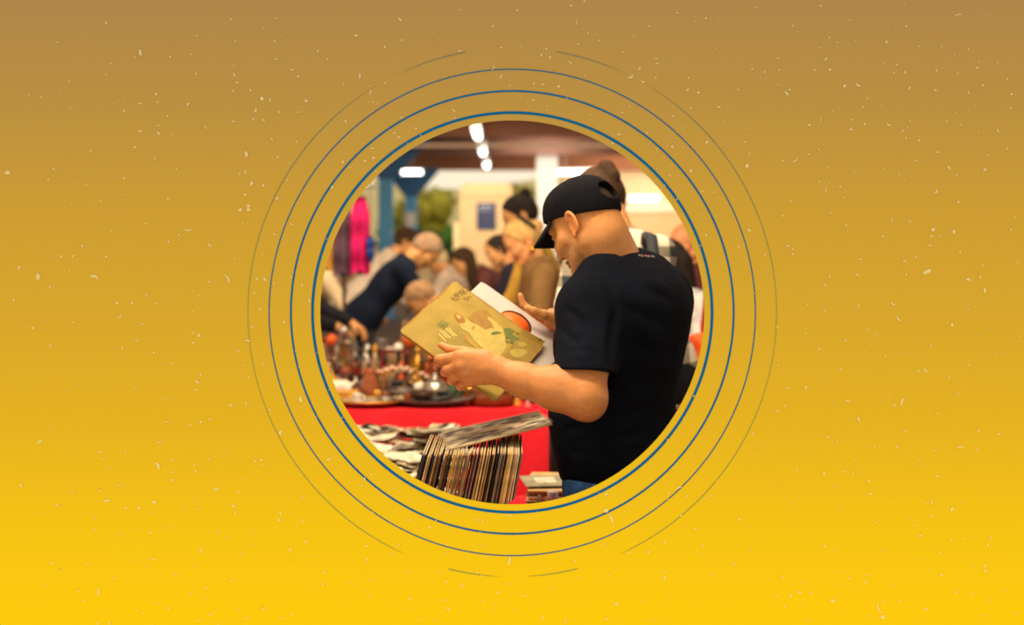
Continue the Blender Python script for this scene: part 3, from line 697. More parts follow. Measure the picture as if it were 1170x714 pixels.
pm.build('neck_print', mat('grey_print', rgb(120, 118, 124), 0.8, var=0.2), shirt)
rd_.build('neck_print', mat('red_print', rgb(190, 70, 60), 0.8, var=0.2), shirt)
# ---- jeans
J = SDF()
J.ell(mp(0, 0, 0.90), (0.142, 0.180, 0.13), MR, k=0.03)
for e in (-1, 1):
    J.cone(mp(0.0, e*0.095, 0.86), mp(0.02, e*0.11, 0.48), 0.098, 0.068, k=0.03)
    J.cone(mp(0.02, e*0.11, 0.48), mp(0.0, e*0.115, 0.09), 0.066, 0.056, k=0.02)
J.cut((0, 0, 0.975), (0, 0, 1)); J.cut((0, 0, 0.05), (0, 0, -1))
JEAN = mat('denim', rgb(56, 108, 176), 0.9, var=0.35, nscale=60, bump=0.2, bscale=180)
jeans = link('jeans', recenter(J.mesh('jeans', 0.007), MAN), JEAN, man)
pk = MB()
pts = [mp(0.142*math.cos(t)*0.98 + 0.006*0, 0.182*math.sin(t) , 0.925 - 0.055*math.sin((t-0.75)/0.75*PI)) for t in np.linspace(0.75, 1.5, 12)]
pk.tube(pts, 0.003, 6).build('pocket_seam', mat('denim_thread', rgb(120, 130, 140), 0.8), jeans).location = -MAN
for e in (-1, 1):
    SH = SDF(); SH.cone(mp(-0.06, e*0.115, 0.05), mp(0.10, e*0.125, 0.04), 0.045, 0.042, k=0.02); SH.cone(mp(0, e*0.115, 0.1), mp(0, e*0.115, 0.05), 0.055, 0.05, k=0.02)
    SH.cut((0, 0, 0.002), (0, 0, -1))
    link('shoe', recenter(SH.mesh('shoe', 0.008), MAN), mat('black_leather', (0.02, 0.02, 0.022), 0.5), man)
# ---- cap
CAPM = mat('black_cap_cloth', rgb(15, 17, 24), 0.88, var=0.15, nscale=30, bump=0.25, bscale=320, spec=0.10)
s = HEAD.s
CP = SDF()
CP.ell(HEAD(-0.003, 0, 0.046), np.array((0.1055, 0.0865, 0.0935))*s, HEAD.R, k=0.01)
CP.ell(HEAD(-0.035, 0, 0.035), np.array((0.083, 0.083, 0.088))*s, HEAD.R, k=0.02)
CP.ell(HEAD(0.03, 0, 0.06), np.array((0.074, 0.072, 0.080))*s, HEAD.R, k=0.02)
CP.ell(HEAD(0.002, 0, 0.045), np.array((0.1005, 0.0795, 0.0885))*s, HEAD.R, k=0.0, op='-')
CP.ell(HEAD(-0.03, 0, 0.025), np.array((0.0745, 0.0735, 0.0745))*s, HEAD.R, k=0.0, op='-')
ec = HEAD(0.0, 0, 0.030); en = -HEAD.U*1.0 + HEAD.F*0.40
CP.cut(ec, en)
# opening at the back over the strap
oc = HEAD(-0.112, 0.0, 0.045)
CP.ell(oc, np.array((0.05, 0.036, 0.027))*s, HEAD.axes(('L', -0.25)), k=0.0, op='-')
cap = link('cap', recenter(CP.mesh('cap', 0.0025), MAN), CAPM, man)
BR = SDF()
def brim(X):
    q = HEAD.loc(X); f, l, u = q[..., 0], q[..., 1], q[..., 2]
    ub = 0.068 - 0.36*(f - 0.085) - 6.5*l*l
    d1 = np.abs(u - ub)/np.sqrt(1 + (14*l)**2) - 0.0028
    rr = np.sqrt(((f - 0.068)/0.104)**2 + (l/0.088)**2)
    d2 = (rr - 1)*0.09; d3 = 0.045 - f
    return np.maximum(np.maximum(d1, d2), d3)*s
BR.fn(brim, HEAD(0.11, 0, 0.03) - 0.16, HEAD(0.11, 0, 0.03) + 0.16)
link('brim', recenter(BR.mesh('brim', 0.0022), MAN), CAPM, cap)
bt = MB(); bt.ball(HEAD(-0.004, 0, 0.1385), 0.007, 10, 6); bt.build('top_button', CAPM, cap).location = -MAN
for a in (0.45, 1.35, 2.25):                      # panel seams over the crown
    pts = []
    for t in np.linspace(-1.35, 1.35, 26):
        d = np.array((math.sin(t)*math.cos(a), math.sin(t)*math.sin(a), math.cos(t)))
        lo_, hi_ = 0.06, 0.2
        c0 = np.array((-0.01, 0, 0.046)); best = None
        for _ in range(24):
            mid = (lo_+hi_)/2; p = c0 + d*mid
            ins = ((p-np.array((-0.002,0,0.046)))**2/np.array((0.1055,0.0865,0.0935))**2).sum() < 1 or ((p-np.array((-0.035,0,0.035)))**2/np.array((0.083,0.083,0.088))**2).sum() < 1 or ((p-np.array((0.03,0,0.06)))**2/np.array((0.074,0.072,0.080))**2).sum() < 1
            lo_, hi_ = (mid, hi_) if ins else (lo_, mid)
        p = c0 + d*(lo_ + 0.0012)
        if p[2] > 0.05 and not (p[0] < -0.07 and abs(p[1]) < 0.05): pts.append(HEAD(*p))
    if len(pts) > 3: MB().tube(pts, 0.0011, 5).build('seam', CAPM, cap).location = -MAN

# ================================================================== the record cover, the inner sleeve and the record
cc = np.array(P(541.5, 387.0, 3.385))
Lc, Tc, Rc, Bc = np.array(P(457, 373, 3.284)), np.array(P(518.5, 319.5, 3.534)), np.array(P(625.5, 392, 3.487)), np.array(P(563, 453.5, 3.237))
cu = (Bc - Lc) + (Rc - Tc); cu /= np.linalg.norm(cu)
cv = (Tc - Lc) + (Rc - Bc); cv -= cu*(cv @ cu); cv /= np.linalg.norm(cv)
cn = np.cross(cu, cv)                        # faces up and to the camera
if cn[1] > 0: cn = -cn
CB = Matrix([[*cu], [*cv], [*cn]]).transposed().to_4x4()      # columns u, v, n
def place(o, c): o.matrix_world = Matrix.Translation(Vector(c)) @ CB
def rsheet(w, h, t, r, name, m, parent=None, n=6, hole=None):
    """rounded sheet in its own plane, thickness t"""
    pts = []
    for (cx, cy, a0) in ((w/2-r, h/2-r, 0), (-w/2+r, h/2-r, 90), (-w/2+r, -h/2+r, 180), (w/2-r, -h/2+r, 270)):
        for i in range(n+1):
            a = math.radians(a0 + 90*i/n); pts.append((cx + r*math.cos(a), cy + r*math.sin(a)))
    mb = MB(); k = len(pts)
    if hole is None:
        mb.add([(x, y, t/2) for x, y in pts] + [(x, y, -t/2) for x, y in pts], [tuple(range(k)), tuple(range(2*k-1, k-1, -1))] + [(i, k+i, k+(i+1) % k, (i+1) % k) for i in range(k)])
    else:
        hx_, hy_, hr_ = hole
        hp = []
        for x, y in pts:
            a = math.atan2(y-hy_, x-hx_); hp.append((hx_ + hr_*math.cos(a), hy_ + hr_*math.sin(a)))
        # extra resolution on the hole
        N = 96; out = []; inn = []
        for i in range(N):
            a = 2*PI*i/N; c_, s_ = math.cos(a), math.sin(a); tt = 1e9
            for (lim, comp, off) in ((w/2, c_, hx_), (-w/2, c_, hx_), (h/2, s_, hy_), (-h/2, s_, hy_)):
                if abs(comp) > 1e-9:
                    q = (lim - off)/comp
                    if q > 0: tt = min(tt, q)
            out.append((hx_ + c_*tt, hy_ + s_*tt)); inn.append((hx_ + hr_*c_, hy_ + hr_*s_))
        Vv = [(x, y, t/2) for x, y in out] + [(x, y, t/2) for x, y in inn] + [(x, y, -t/2) for x, y in out] + [(x, y, -t/2) for x, y in inn]
        Ff = []
        for i in range(N):
            j = (i+1) % N
            Ff += [(i, j, N+j, N+i), (2*N+i, 3*N+i, 3*N+j, 2*N+j), (i, 2*N+i, 2*N+j, j), (N+i, N+j, 3*N+j, 3*N+i)]
        mb.add(Vv, Ff)
    return mb.build(name, m, parent)
COVM = mat('worn_olive_print', rgb(159, 136, 48), 0.6, var=0.17, nscale=14, bump=0.05, bscale=90)
cover = rsheet(0.315, 0.315, 0.006, 0.016, 'record_cover', COVM)
place(cover, cc)
prop(cover, 'worn mustard yellow record cover with a seated lady in cream, held by the man', 'record cover')
zf = 0.0036
for k in range(4):
    V = []; n = 40
    for i in range(n+1):
        a = -0.140 + 0.280*i/n; w_ = 0.0035 + 0.0045*max(0, mnoise.noise(Vector((i*0.35, k*5.0, 0.5))))
        for q in (0.1572, 0.1572 - w_): V.append(((a, q), (q, a), (a, -q), (-q, a))[k] + (0.0034,))
    F = [(2*i, 2*i+1, 2*i+3, 2*i+2) for i in range(n)]
    o = MB().add(V, F).build('worn_edge', mat('worn_brown_edge', rgb(158, 116, 48), 0.8, var=0.3, nscale=60), cover)
    if o.data.polygons[0].normal.z < 0: o.data.flip_normals()
def cflat(polys, name, col, lift=0.0, label=None, rough=0.6):
    for poly in polys:
        o = MB().add([(x, y, zf + lift) for x, y in poly], [tuple(range(len(poly)))]).build(name, mat('print_' + name, col, rough, var=0.12, nscale=60), cover)
        if o.data.polygons[0].normal.z < 0: o.data.flip_normals()
    return o
def cpx(px, py):
    """picture measurement -> cover coordinates, along the ray into the cover's plane"""
    o_ = np.array((0, 0, CAMZ)); d_ = np.array(P(px, py, 1.0)) - o_
    t = ((cc + cn*0.003 - o_) @ cn)/(d_ @ cn); q = o_ + d_*t - cc
    return (q @ cu, q @ cv)
def blob(cx, cy, rx, ry, rot=0, n=16, j=0.12):
    out = []
    for i in range(n):
        a = 2*PI*i/n; k = 1 + random.uniform(-j, j)
        x, y = rx*k*math.cos(a), ry*k*math.sin(a); c_, s_ = math.cos(rot), math.sin(rot)
        px, py = cx + x*c_ - y*s_, cy + x*s_ + y*c_
        out.append(cpx(px, py))
    return out
def zp(pts):  # zoomed crop (500,340)-(630,425) at 8.4x
    return [cpx(500 + x/8.4, 340 + y/8.4) for x, y in pts]
cflat([zp([(0,330),(180,260),(320,450),(470,545),(440,560),(0,560)])], 'olive_ground', rgb(146, 128, 48), 0.0000)
cflat([zp([(560,660),(700,470),(820,300),(1030,420),(930,560),(830,660)])], 'painted_corner_shade', rgb(142, 116, 42), 0.0000)  # shade on the cover's right side, put into the print colour
cflat([zp([(290,190),(340,145),(400,120),(470,125),(515,170),(540,230),(560,280),(540,300),(500,285),(455,305),(410,285),(350,250)])], 'ochre_shawl', rgb(152, 116, 42), 0.0002)
cflat([zp([(205,260),(262,205),(330,240),(375,262),(455,308),(515,292),(540,300),(530,262),(500,225),(478,205),(482,190),(505,192),(560,240),(620,290),(640,370),(660,450),(640,520),(590,570),(480,545),(430,490),(340,400),(300,340),(230,300)])], 'cream_dress', rgb(184, 166, 84), 0.0004)
cflat([zp([(155,165),(185,150),(235,175),(270,225),(250,250),(215,245),(170,205)])], 'painted_head', rgb(150, 104, 36), 0.0006)
cflat([zp([(175,168),(200,165),(225,190),(215,205),(190,200)])], 'painted_face', rgb(209, 162, 88), 0.0007)
cflat([zp([(505,350),(530,330),(580,325),(620,340),(560,358),(520,362)]), zp([(630,300),(680,290),(740,320),(700,345),(790,400),(740,410),(725,450),(690,430),(700,390),(650,395),(655,360)]), zp([(740,330),(790,345),(760,355)]), zp([(640,410),(690,420),(660,440)]), zp([(390,490),(450,510),(470,545),(420,525)])], 'green_leaf', rgb(92, 106, 42), 0.0006)
cflat([zp([(690,510),(750,490),(850,500),(860,530),(800,580),(730,575),(700,545)]), zp([(770,430),(830,430),(855,455),(820,480),(770,460)])], 'pale_blossom', rgb(166, 148, 62), 0.0006)
cflat([zp([(240,360),(262,350),(300,430),(350,470),(320,455),(270,420)]), zp([(320,300),(350,265),(360,290),(335,312)])], 'gold_sash', rgb(164, 128, 36), 0.0008)
cflat([zp([(a, b), (a+60, b-50), (a+68, b-46), (a+12, b+6)]) for a, b in ((10, 280), (40, 300), (-10, 262))] + [zp([(20,268),(60,245),(105,235),(80,262),(40,280)])], 'painted_fern', rgb(116, 126, 48), 0.0006)
cflat([zp([(x, y), (x+14, y-6), (x+90, y+70), (x+74, y+76)]) for x, y in ((10,315),(40,318),(72,300),(100,300),(0,350))], 'pale_grass', rgb(196, 175, 92), 0.0005)
cflat([zp([(968,408),(980,396),(994,405),(984,420)]), zp([(1008,428),(1018,424),(1016,440)]), zp([(950,398),(958,388),(961,392),(952,402)])], 'maker_mark', rgb(64, 51, 20), 0.0008)
# lettering, drawn as pen strokes (crop (505,320) at 23.8x)
def zt(x, y): return cpx(505 + x/23.8, 320 + y/23.8)
STR = [[(225,490),(300,515),(345,500)],[(255,450),(330,560),(395,540)],[(300,400),(370,490)],[(335,375),(400,470)],[(350,350),(445,440)],[(365,340),(395,345),(470,470)],[(440,330),(480,345),(510,380)],[(455,295),(490,350)],[(470,280),(560,400)],[(510,250),(575,330),(540,430)],[(530,285),(600,350)],[(555,235),(630,370),(660,345)],[(560,215),(610,195),(665,215),(700,265),(700,300),(640,300)],[(330,420),(420,440)],[(525,505),(545,515)],[(570,490),(640,545)],[(620,480),(640,540)],[(655,460),(700,545),(725,480)],[(690,465),(820,460)],[(450,370),(500,350)],[(385,500),(400,545),(480,470)]]
mb = MB()
for st in STR:
    q = [zt(*p) for p in st]
    for a, b_ in zip(q[:-1], q[1:]):
        a, b_ = np.array(a), np.array(b_); d = b_-a; n_ = np.array((-d[1], d[0])); n_ = n_/max(np.linalg.norm(n_), 1e-9)*0.0008
        mb.add([(*(a-n_), zf+.0008), (*(b_-n_), zf+.0008), (*(b_+n_), zf+.0008), (*(a+n_), zf+.0008)], [(0, 1, 2, 3)])
o = mb.build('lettering', mat('brown_ink', rgb(104, 74, 34), 0.7, var=0.1), cover)
# inner sleeve and record behind
slv_c = cc + cu*0.050 + cv*0.092 - cn*0.012
def cpx2(px, py):
    o_ = np.array((0, 0, CAMZ)); d_ = np.array(P(px, py, 1.0)) - o_
    t = ((slv_c - o_) @ cn)/(d_ @ cn); q = o_ + d_*t - slv_c
    return (q @ cu, q @ cv)
hcx, hcy = cpx2(589, 369.5)
sleeve = rsheet(0.309, 0.309, 0.0012, 0.01, 'inner_sleeve', mat('white_paper', rgb(196, 188, 186), 0.75, var=0.04, nscale=30), hole=(hcx, hcy, 0.050))
place(sleeve, slv_c)
prop(sleeve, 'white paper inner sleeve with a round window, pulled out behind the yellow cover', 'record sleeve')
rec_c = slv_c + cu*(hcx - 0.004) + cv*(hcy - 0.004) - cn*0.0026
rb = MB(); rb.lathe([(0.0035, -0.0008), (0.148, -0.0008), (0.149, 0), (0.148, 0.0008), (0.0035, 0.0008)], 64, closed=False)
rec = rb.build('vinyl_record', mat('black_vinyl', (0.012, 0.012, 0.014), 0.25, var=0.1))
place(rec, slv_c - cu*0.0 - cn*0.0026 + cv*min(0, hcy*0.0))
prop(rec, 'black vinyl record with an orange label, inside the white inner sleeve', 'record')
lb = MB(); lb.lathe([(0.004, 0.0009), (0.0478, 0.0009), (0.0478, 0.0012), (0.004, 0.0012)], 48, closed=False)
lab = lb.build('record_label', mat('orange_label', rgb(255, 104, 18), 0.5, var=0.06), rec)
lab.location = (hcx - 0.001, hcy - 0.004, 0)
# ================================================================== the market hall
FLOORM = mat('worn_concrete', rgb(120, 98, 82), 0.85, var=0.2, nscale=3, bump=0.1)
o = MB().box((-14, 2.78, -0.06), (14, 60, 0.0)).build('floor', FLOORM); prop(o, kind='structure')
CEILM = mat('brown_ceiling_paint', rgb(150, 98, 70), 0.8, var=0.12, nscale=0.8)
BEAMM = mat('dark_brown_steel', rgb(122, 80, 62), 0.6, var=0.15, nscale=2)
o = MB().box((-9, 2.78, 3.5), (9, 29.6, 3.56)).build('ceiling', CEILM); prop(o, kind='structure')
for k, (y, zb, lab) in enumerate(((6.5, 3.25, ''), (12.0, 3.25, ''), (17.4, 3.22, ''), (20.6, 3.24, ''), (24.6, 3.2, ''), (29.35, 3.15, ''))):
    o = MB().box((-9, y-0.12, zb), (9, y+0.12, 3.5)).build('trim_%d' % (k+1), BEAMM if k % 2 == 0 else CEILM); prop(o, kind='structure')
o = MB().box((-9, 22.35, 3.19), (9, 22.45, 3.24)).build('trim_7', mat('pale_glowing_conduit', rgb(236, 200, 160), 0.5, emit=rgb(236, 200, 160), estr=0.12)); prop(o, kind='structure')  # faint glow added to the conduit, which is no lamp
# ceiling lights
TUBEM = mat('lit_tube', (1, 1, 1), 0.4, var=0, emit=(1.0, 0.97, 0.90), estr=6.0)
HOUSM = mat('white_light_housing', (0.8, 0.78, 0.72), 0.5)
def tube_light(loc, L, along_y, label, wd=0.10):
    t = thing('ceiling_light', label, 'light', loc, PI/2 if along_y else 0, 'strip lights under the hall ceiling')
    MB().box((-L/2, -wd*0.6, 0.045), (L/2, wd*0.6, 0.09), bev=0.008).build('housing', HOUSM, t)
    m_ = MB(); m_.tube([(-L/2+.03, 0, 0), (L/2-.03, 0, 0)], wd/2, 12); m_.build('tube', TUBEM, t)
    for e in (-1, 1): MB().box((e*(L/2-.02)-.012, -wd*0.45, -wd*0.45), (e*(L/2-.02)+.012, wd*0.45, 0.05)).build('tube_holder', HOUSM, t)
    MB().box((-0.01, -0.01, 0.09), (0.01, 0.01, 0.5)).build('hanger', HOUSM, t)
tube_light((-0.485, 17.1, 3.0), 1.45, True, 'lit strip light running away from us, nearest of the row of three', 0.10)
tube_light((-0.49, 20.5, 3.0), 1.45, True, 'lit strip light running away from us, middle one of the row of three', 0.10)
tube_light((-0.505, 24.2, 3.0), 1.7, True, 'lit strip light running away from us, farthest of the row of three', 0.10)
tube_light((1.15, 27.0, 2.98), 1.18, False, 'long lit strip light across the hall, above the man in the black cap', 0.085)
tube_light((-2.16, 27.0, 2.98), 0.50, False, 'short lit strip light across the hall, beside the blue columns', 0.085)
# blue steel columns with flared heads
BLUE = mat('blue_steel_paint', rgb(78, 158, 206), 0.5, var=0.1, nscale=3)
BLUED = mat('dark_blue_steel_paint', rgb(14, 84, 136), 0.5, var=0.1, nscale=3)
def column(x, y, w_, zh, zt, hw, lab, sign=False):
    t = thing('steel_column', lab, 'column', (x, y, 0))
    MB().box((-w_/2, -w_/2, 0), (w_/2, w_/2, zt), bev=0.015).build('shaft', BLUE, t)
    m_ = MB()
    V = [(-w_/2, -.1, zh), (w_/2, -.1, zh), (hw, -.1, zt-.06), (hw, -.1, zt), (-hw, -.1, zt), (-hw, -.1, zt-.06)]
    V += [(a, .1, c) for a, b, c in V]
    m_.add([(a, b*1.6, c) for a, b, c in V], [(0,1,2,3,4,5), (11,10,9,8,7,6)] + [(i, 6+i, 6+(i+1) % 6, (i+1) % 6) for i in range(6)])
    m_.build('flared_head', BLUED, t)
    MB().box((-w_*0.9, -w_*0.9, 0), (w_*0.9, w_*0.9, 0.03)).build('base_plate', BLUED, t)
    if sign:
        MB().box((-0.11, -w_/2-.012, 1.82), (0.11, -w_/2-.002, 2.15)).build('notice', mat('pale_notice', rgb(226, 214, 204), 0.7), t)
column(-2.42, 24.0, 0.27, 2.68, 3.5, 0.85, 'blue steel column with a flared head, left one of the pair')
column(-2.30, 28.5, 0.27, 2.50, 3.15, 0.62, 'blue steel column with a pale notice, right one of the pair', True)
# cream kiosk with a blue poster
t = thing('kiosk', 'tall cream kiosk with rounded top and a dark blue poster', 'kiosk', (-0.365, 18.0, 0))
KM = mat('cream_enamel', rgb(226, 194, 140), 0.5, var=0.05, nscale=3)
kb = MB(); r = 0.10; pts = [(-0.37, 0), (0.37, 0)]
for a in range(0, 91, 15): pts.append((0.37 - r + r*math.cos(math.radians(a)), 2.33 - r + r*math.sin(math.radians(a))))
for a in range(90, 181, 15): pts.append((-0.37 + r + r*math.cos(math.radians(a)), 2.33 - r + r*math.sin(math.radians(a))))
n = len(pts); kb.add([(x, -0.3, z) for x, z in pts] + [(x, 0.3, z) for x, z in pts], [tuple(range(n)), tuple(range(2*n-1, n-1, -1))] + [(i, n+i, n+(i+1) % n, (i+1) % n) for i in range(n)])
kb.build('cabinet', KM, t)
MB().box((-0.47, -0.26, 0), (-0.37, 0.26, 1.78), bev=0.02).build('side_panel', mat('pale_cream_enamel', rgb(248, 226, 170), 0.5), t)
MB().box((-0.35, -0.33, 2.14), (0.35, -0.3, 2.19), bev=0.01).build('ledge', KM, t)
pz = MB(); pz.box((-0.135, -0.325, 1.665), (0.14, -0.3, 2.055), bev=0.01); ps = pz.build('poster', mat('dark_blue_poster', rgb(10, 36, 90), 0.4, var=0.35, nscale=9), t)
pw = MB()
for (x, z, wd, hh) in ((-.10, 1.99, .05, .028), (-.03, 1.985, .04, .035), (.03, 1.99, .05, .025), (-.10, 1.945, .10, .012), (.02, 1.945, .06, .012)):
    pw.box((x, -0.331, z), (x + wd, -0.326, z + hh))
pw.build('poster_lettering', mat('pale_blue_print', rgb(186, 196, 208), 0.6), ps)
# far end: bright pillar, shutter wall, hill and trees
o = MB().box((0.50, 25.4, 0), (0.93, 25.8, 3.5)).build('trim_8', mat('white_plaster_pillar_glow', rgb(252, 240, 224), 0.8, var=0.03, emit=rgb(252, 240, 224), estr=0.25)); prop(o, kind='structure')  # plaster given a glow of its own to brighten the pillar
SHM = mat('peach_shutter_metal', rgb(250, 216, 172), 0.5, var=0.04, nscale=2)
o = MB().box((1.25, 31.0, 0), (14, 31.2, 3.7)).build('wall_back', mat('peach_plaster', rgb(252, 220, 178), 0.8, var=0.05, nscale=1.5)); prop(o, kind='structure')
t = thing('roller_shutter', 'peach ribbed roller shutter closed on the bright back wall', 'shutter', (3.4, 30.95, 0))
sm = MB()
V = []; F = []; n = 46
for i in range(n*4+1):
    z = 0.2 + i*2.0/(n*4); V += [(-1.2, -0.03 - 0.012*math.sin(i*PI/2), z), (1.6, -0.03 - 0.012*math.sin(i*PI/2), z)]
for i in range(n*4): F.append((2*i, 2*i+1, 2*i+3, 2*i+2))
sm.add(V, F).build('slat_curtain', SHM, t)
MB().box((-1.3, -0.16, 2.2), (1.7, 0.02, 2.45), bev=0.02).build('shutter_box', mat('pale_shutter_box', rgb(255, 236, 206), 0.5), t)
for e in (-1.25, 1.65): MB().box((e-.05, -0.06, 0), (e+.05, 0.02, 2.2)).build('guide_rail', SHM, t)
tube_light((3.2, 30.3, 2.52), 0.75, False, 'lit strip light in front of the roller shutter', 0.10)
hm = MB(); V = []; F = []; nx = 60
for i in range(nx+1):
    x = -60 + i*2; h = 8.5 + 3.5*mnoise.noise(Vector((x/17, 0.3, 0))) - 0.075*(x + 30) + 0.6*mnoise.noise(Vector((x/4, 2, 0)))
    V += [(x, 100, 0), (x, 100 + 6, max(1, h)), (x, 130, max(1, h*0.9))]
for i in range(nx):
    a = 3*i; F += [(a, a+3, a+4, a+1), (a+1, a+4, a+5, a+2)]
o = hm.add(V, F, True).build('hill', mat('hazy_hill', rgb(196, 186, 138), 1.0, var=0.12, nscale=0.15)); prop(o, 'hazy pale hill behind the trees', 'hill', kind='structure')
LEAF = [mat('yellow_green_leaf', rgb(164, 160, 54), 0.7, var=0.4, nscale=2.5), mat('green_foliage', rgb(70, 120, 40), 0.7, var=0.45, nscale=2.5), mat('dark_foliage', rgb(30, 76, 28), 0.8, var=0.45, nscale=2.5)]  # foliage tones: yellow green, mid green, dark green
def tree(x, y, h, r, mi, lab, name='tree'):
    t = thing(name, lab, 'tree', (x, y, 0), 0, 'trees beyond the hall')
    MB().tube([(0, 0, 0), (0.08, 0, h*0.35), (0, 0.05, h*0.7)], [0.13, 0.1, 0.06], 8).build('trunk', mat('bark', rgb(74, 54, 36), 0.9), t)
    V = []; F = []
    for c in range(14):
        a = random.uniform(0, 2*PI); rr = r*random.uniform(0.1, 0.75); cz = h*random.uniform(0.35, 0.88)
        cx, cy = rr*math.cos(a), rr*math.sin(a); cr = r*random.uniform(0.35, 0.55)
        for q in range(150):
            d = Vector((random.gauss(0, 1), random.gauss(0, 1), random.gauss(0, 1))).normalized()*cr*random.uniform(0.75, 1.08)
            p = Vector((cx, cy, cz)) + d
            u = Vector((random.gauss(0, 1), random.gauss(0, 1), random.gauss(0, 1))).normalized(); v = u.cross(d).normalized()
            s_ = random.uniform(0.07, 0.15); b0 = len(V)
            V += [p - u*s_, p + v*s_*0.6, p + u*s_, p - v*s_*0.6]; F.append((b0, b0+1, b0+2, b0+3))
        b = len(V); tmp = MB().ball((cx, cy, cz), cr*0.85, 10, 7)
        V += tmp.V; F += [tuple(i + b for i in f) for f in tmp.F]
    MB().add(V, F).build('foliage', LEAF[mi], t)
tree(-2.2, 36, 2.9, 1.1, 0, 'yellow green tree right of the blue columns')
tree(-3.3, 41, 2.7, 1.2, 1, 'green tree seen between the two blue columns')
tree(-1.35, 33.2, 2.2, 0.8, 1, 'mid green bush left of the cream kiosk')
tree(-2.25, 31.6, 1.75, 0.9, 2, 'low dark green bush in front of the yellow green tree')
tree(0.25, 36, 3.0, 0.9, 0, 'yellow green tree between the cream kiosk and the white pillar')
tree(-6.2, 37, 2.3, 1.3, 2, 'dark green tree at the far left behind the clothes')
# clothes rail at the left
t = thing('clothes_rail', 'thin steel clothes rail with hanging garments at far left', 'clothes rail', (-1.22, 8.5, 0))
STEEL = mat('brushed_steel', (0.5, 0.5, 0.5), 0.35, metal=0.9)
MB().tube([(-0.36, 0, 1.90), (0.30, 0, 1.90)], 0.012, 8).build('bar', STEEL, t)
MB().tube([(0.065, 0.10, 0), (0.065, 0.10, 1.86), (0.065, 0, 1.90)], 0.013, 8).build('post', STEEL, t)
for a in (0, PI/2): MB().tube([(0.065-0.3*math.cos(a), 0.1-0.3*math.sin(a), 0.015), (0.065+0.3*math.cos(a), 0.1+0.3*math.sin(a), 0.015)], 0.013, 8).build('foot', STEEL, t)
def garment(x, w_, top, bot, col, lab, k):
    t = thing('hanging_garment', lab, 'garment', (x, 8.5, 0), 0.0, 'garments on the rail')
    MB().tube([(0, 0, 1.915), (0.012, 0, 1.93), (0.0, 0, 1.90), (0, 0, top + 0.01)], 0.003, 6).build('hanger_hook', STEEL, t)
    V = []; F = []; n = 32; rows = 12
    for j in range(rows+1):
        z = top + (bot-top)*j/rows; ww = w_*(0.62 + 0.38*min(1, j/3))
        for i in range(n):
            a = 2*PI*i/n; q = 1 + 0.16*math.sin(5*a + k)*min(1, j/4)
            V.append((ww/2*math.cos(a)*q, 0.075*math.sin(a)*q + 0.01*math.sin(j*1.3), z + (0.02*math.sin(3*a) if j == rows else 0)))
    for j in range(rows):
        for i in range(n): F.append((j*n+i, j*n+(i+1) % n, (j+1)*n+(i+1) % n, (j+1)*n+i))
    F.append(tuple(range(n)))
    MB().add(V, F, True).build('cloth', mat('garment_%d' % k, col, 0.85, var=0.25, nscale=12), t)
garment(-1.035, 0.125, 1.83, 1.31, rgb(206, 8, 98), 'bright magenta garment hanging on the clothes rail', 1)
garment(-1.155, 0.11, 1.80, 1.30, rgb(92, 66, 84), 'dusky purple garment hanging left of the magenta one', 2)
garment(-1.275, 0.11, 1.78, 1.34, rgb(214, 158, 66), 'mustard garment hanging left of the purple one', 3)
garment(-0.965, 0.05, 1.56, 1.40, rgb(18, 66, 150), 'small blue cloth hanging right of the magenta garment', 4)
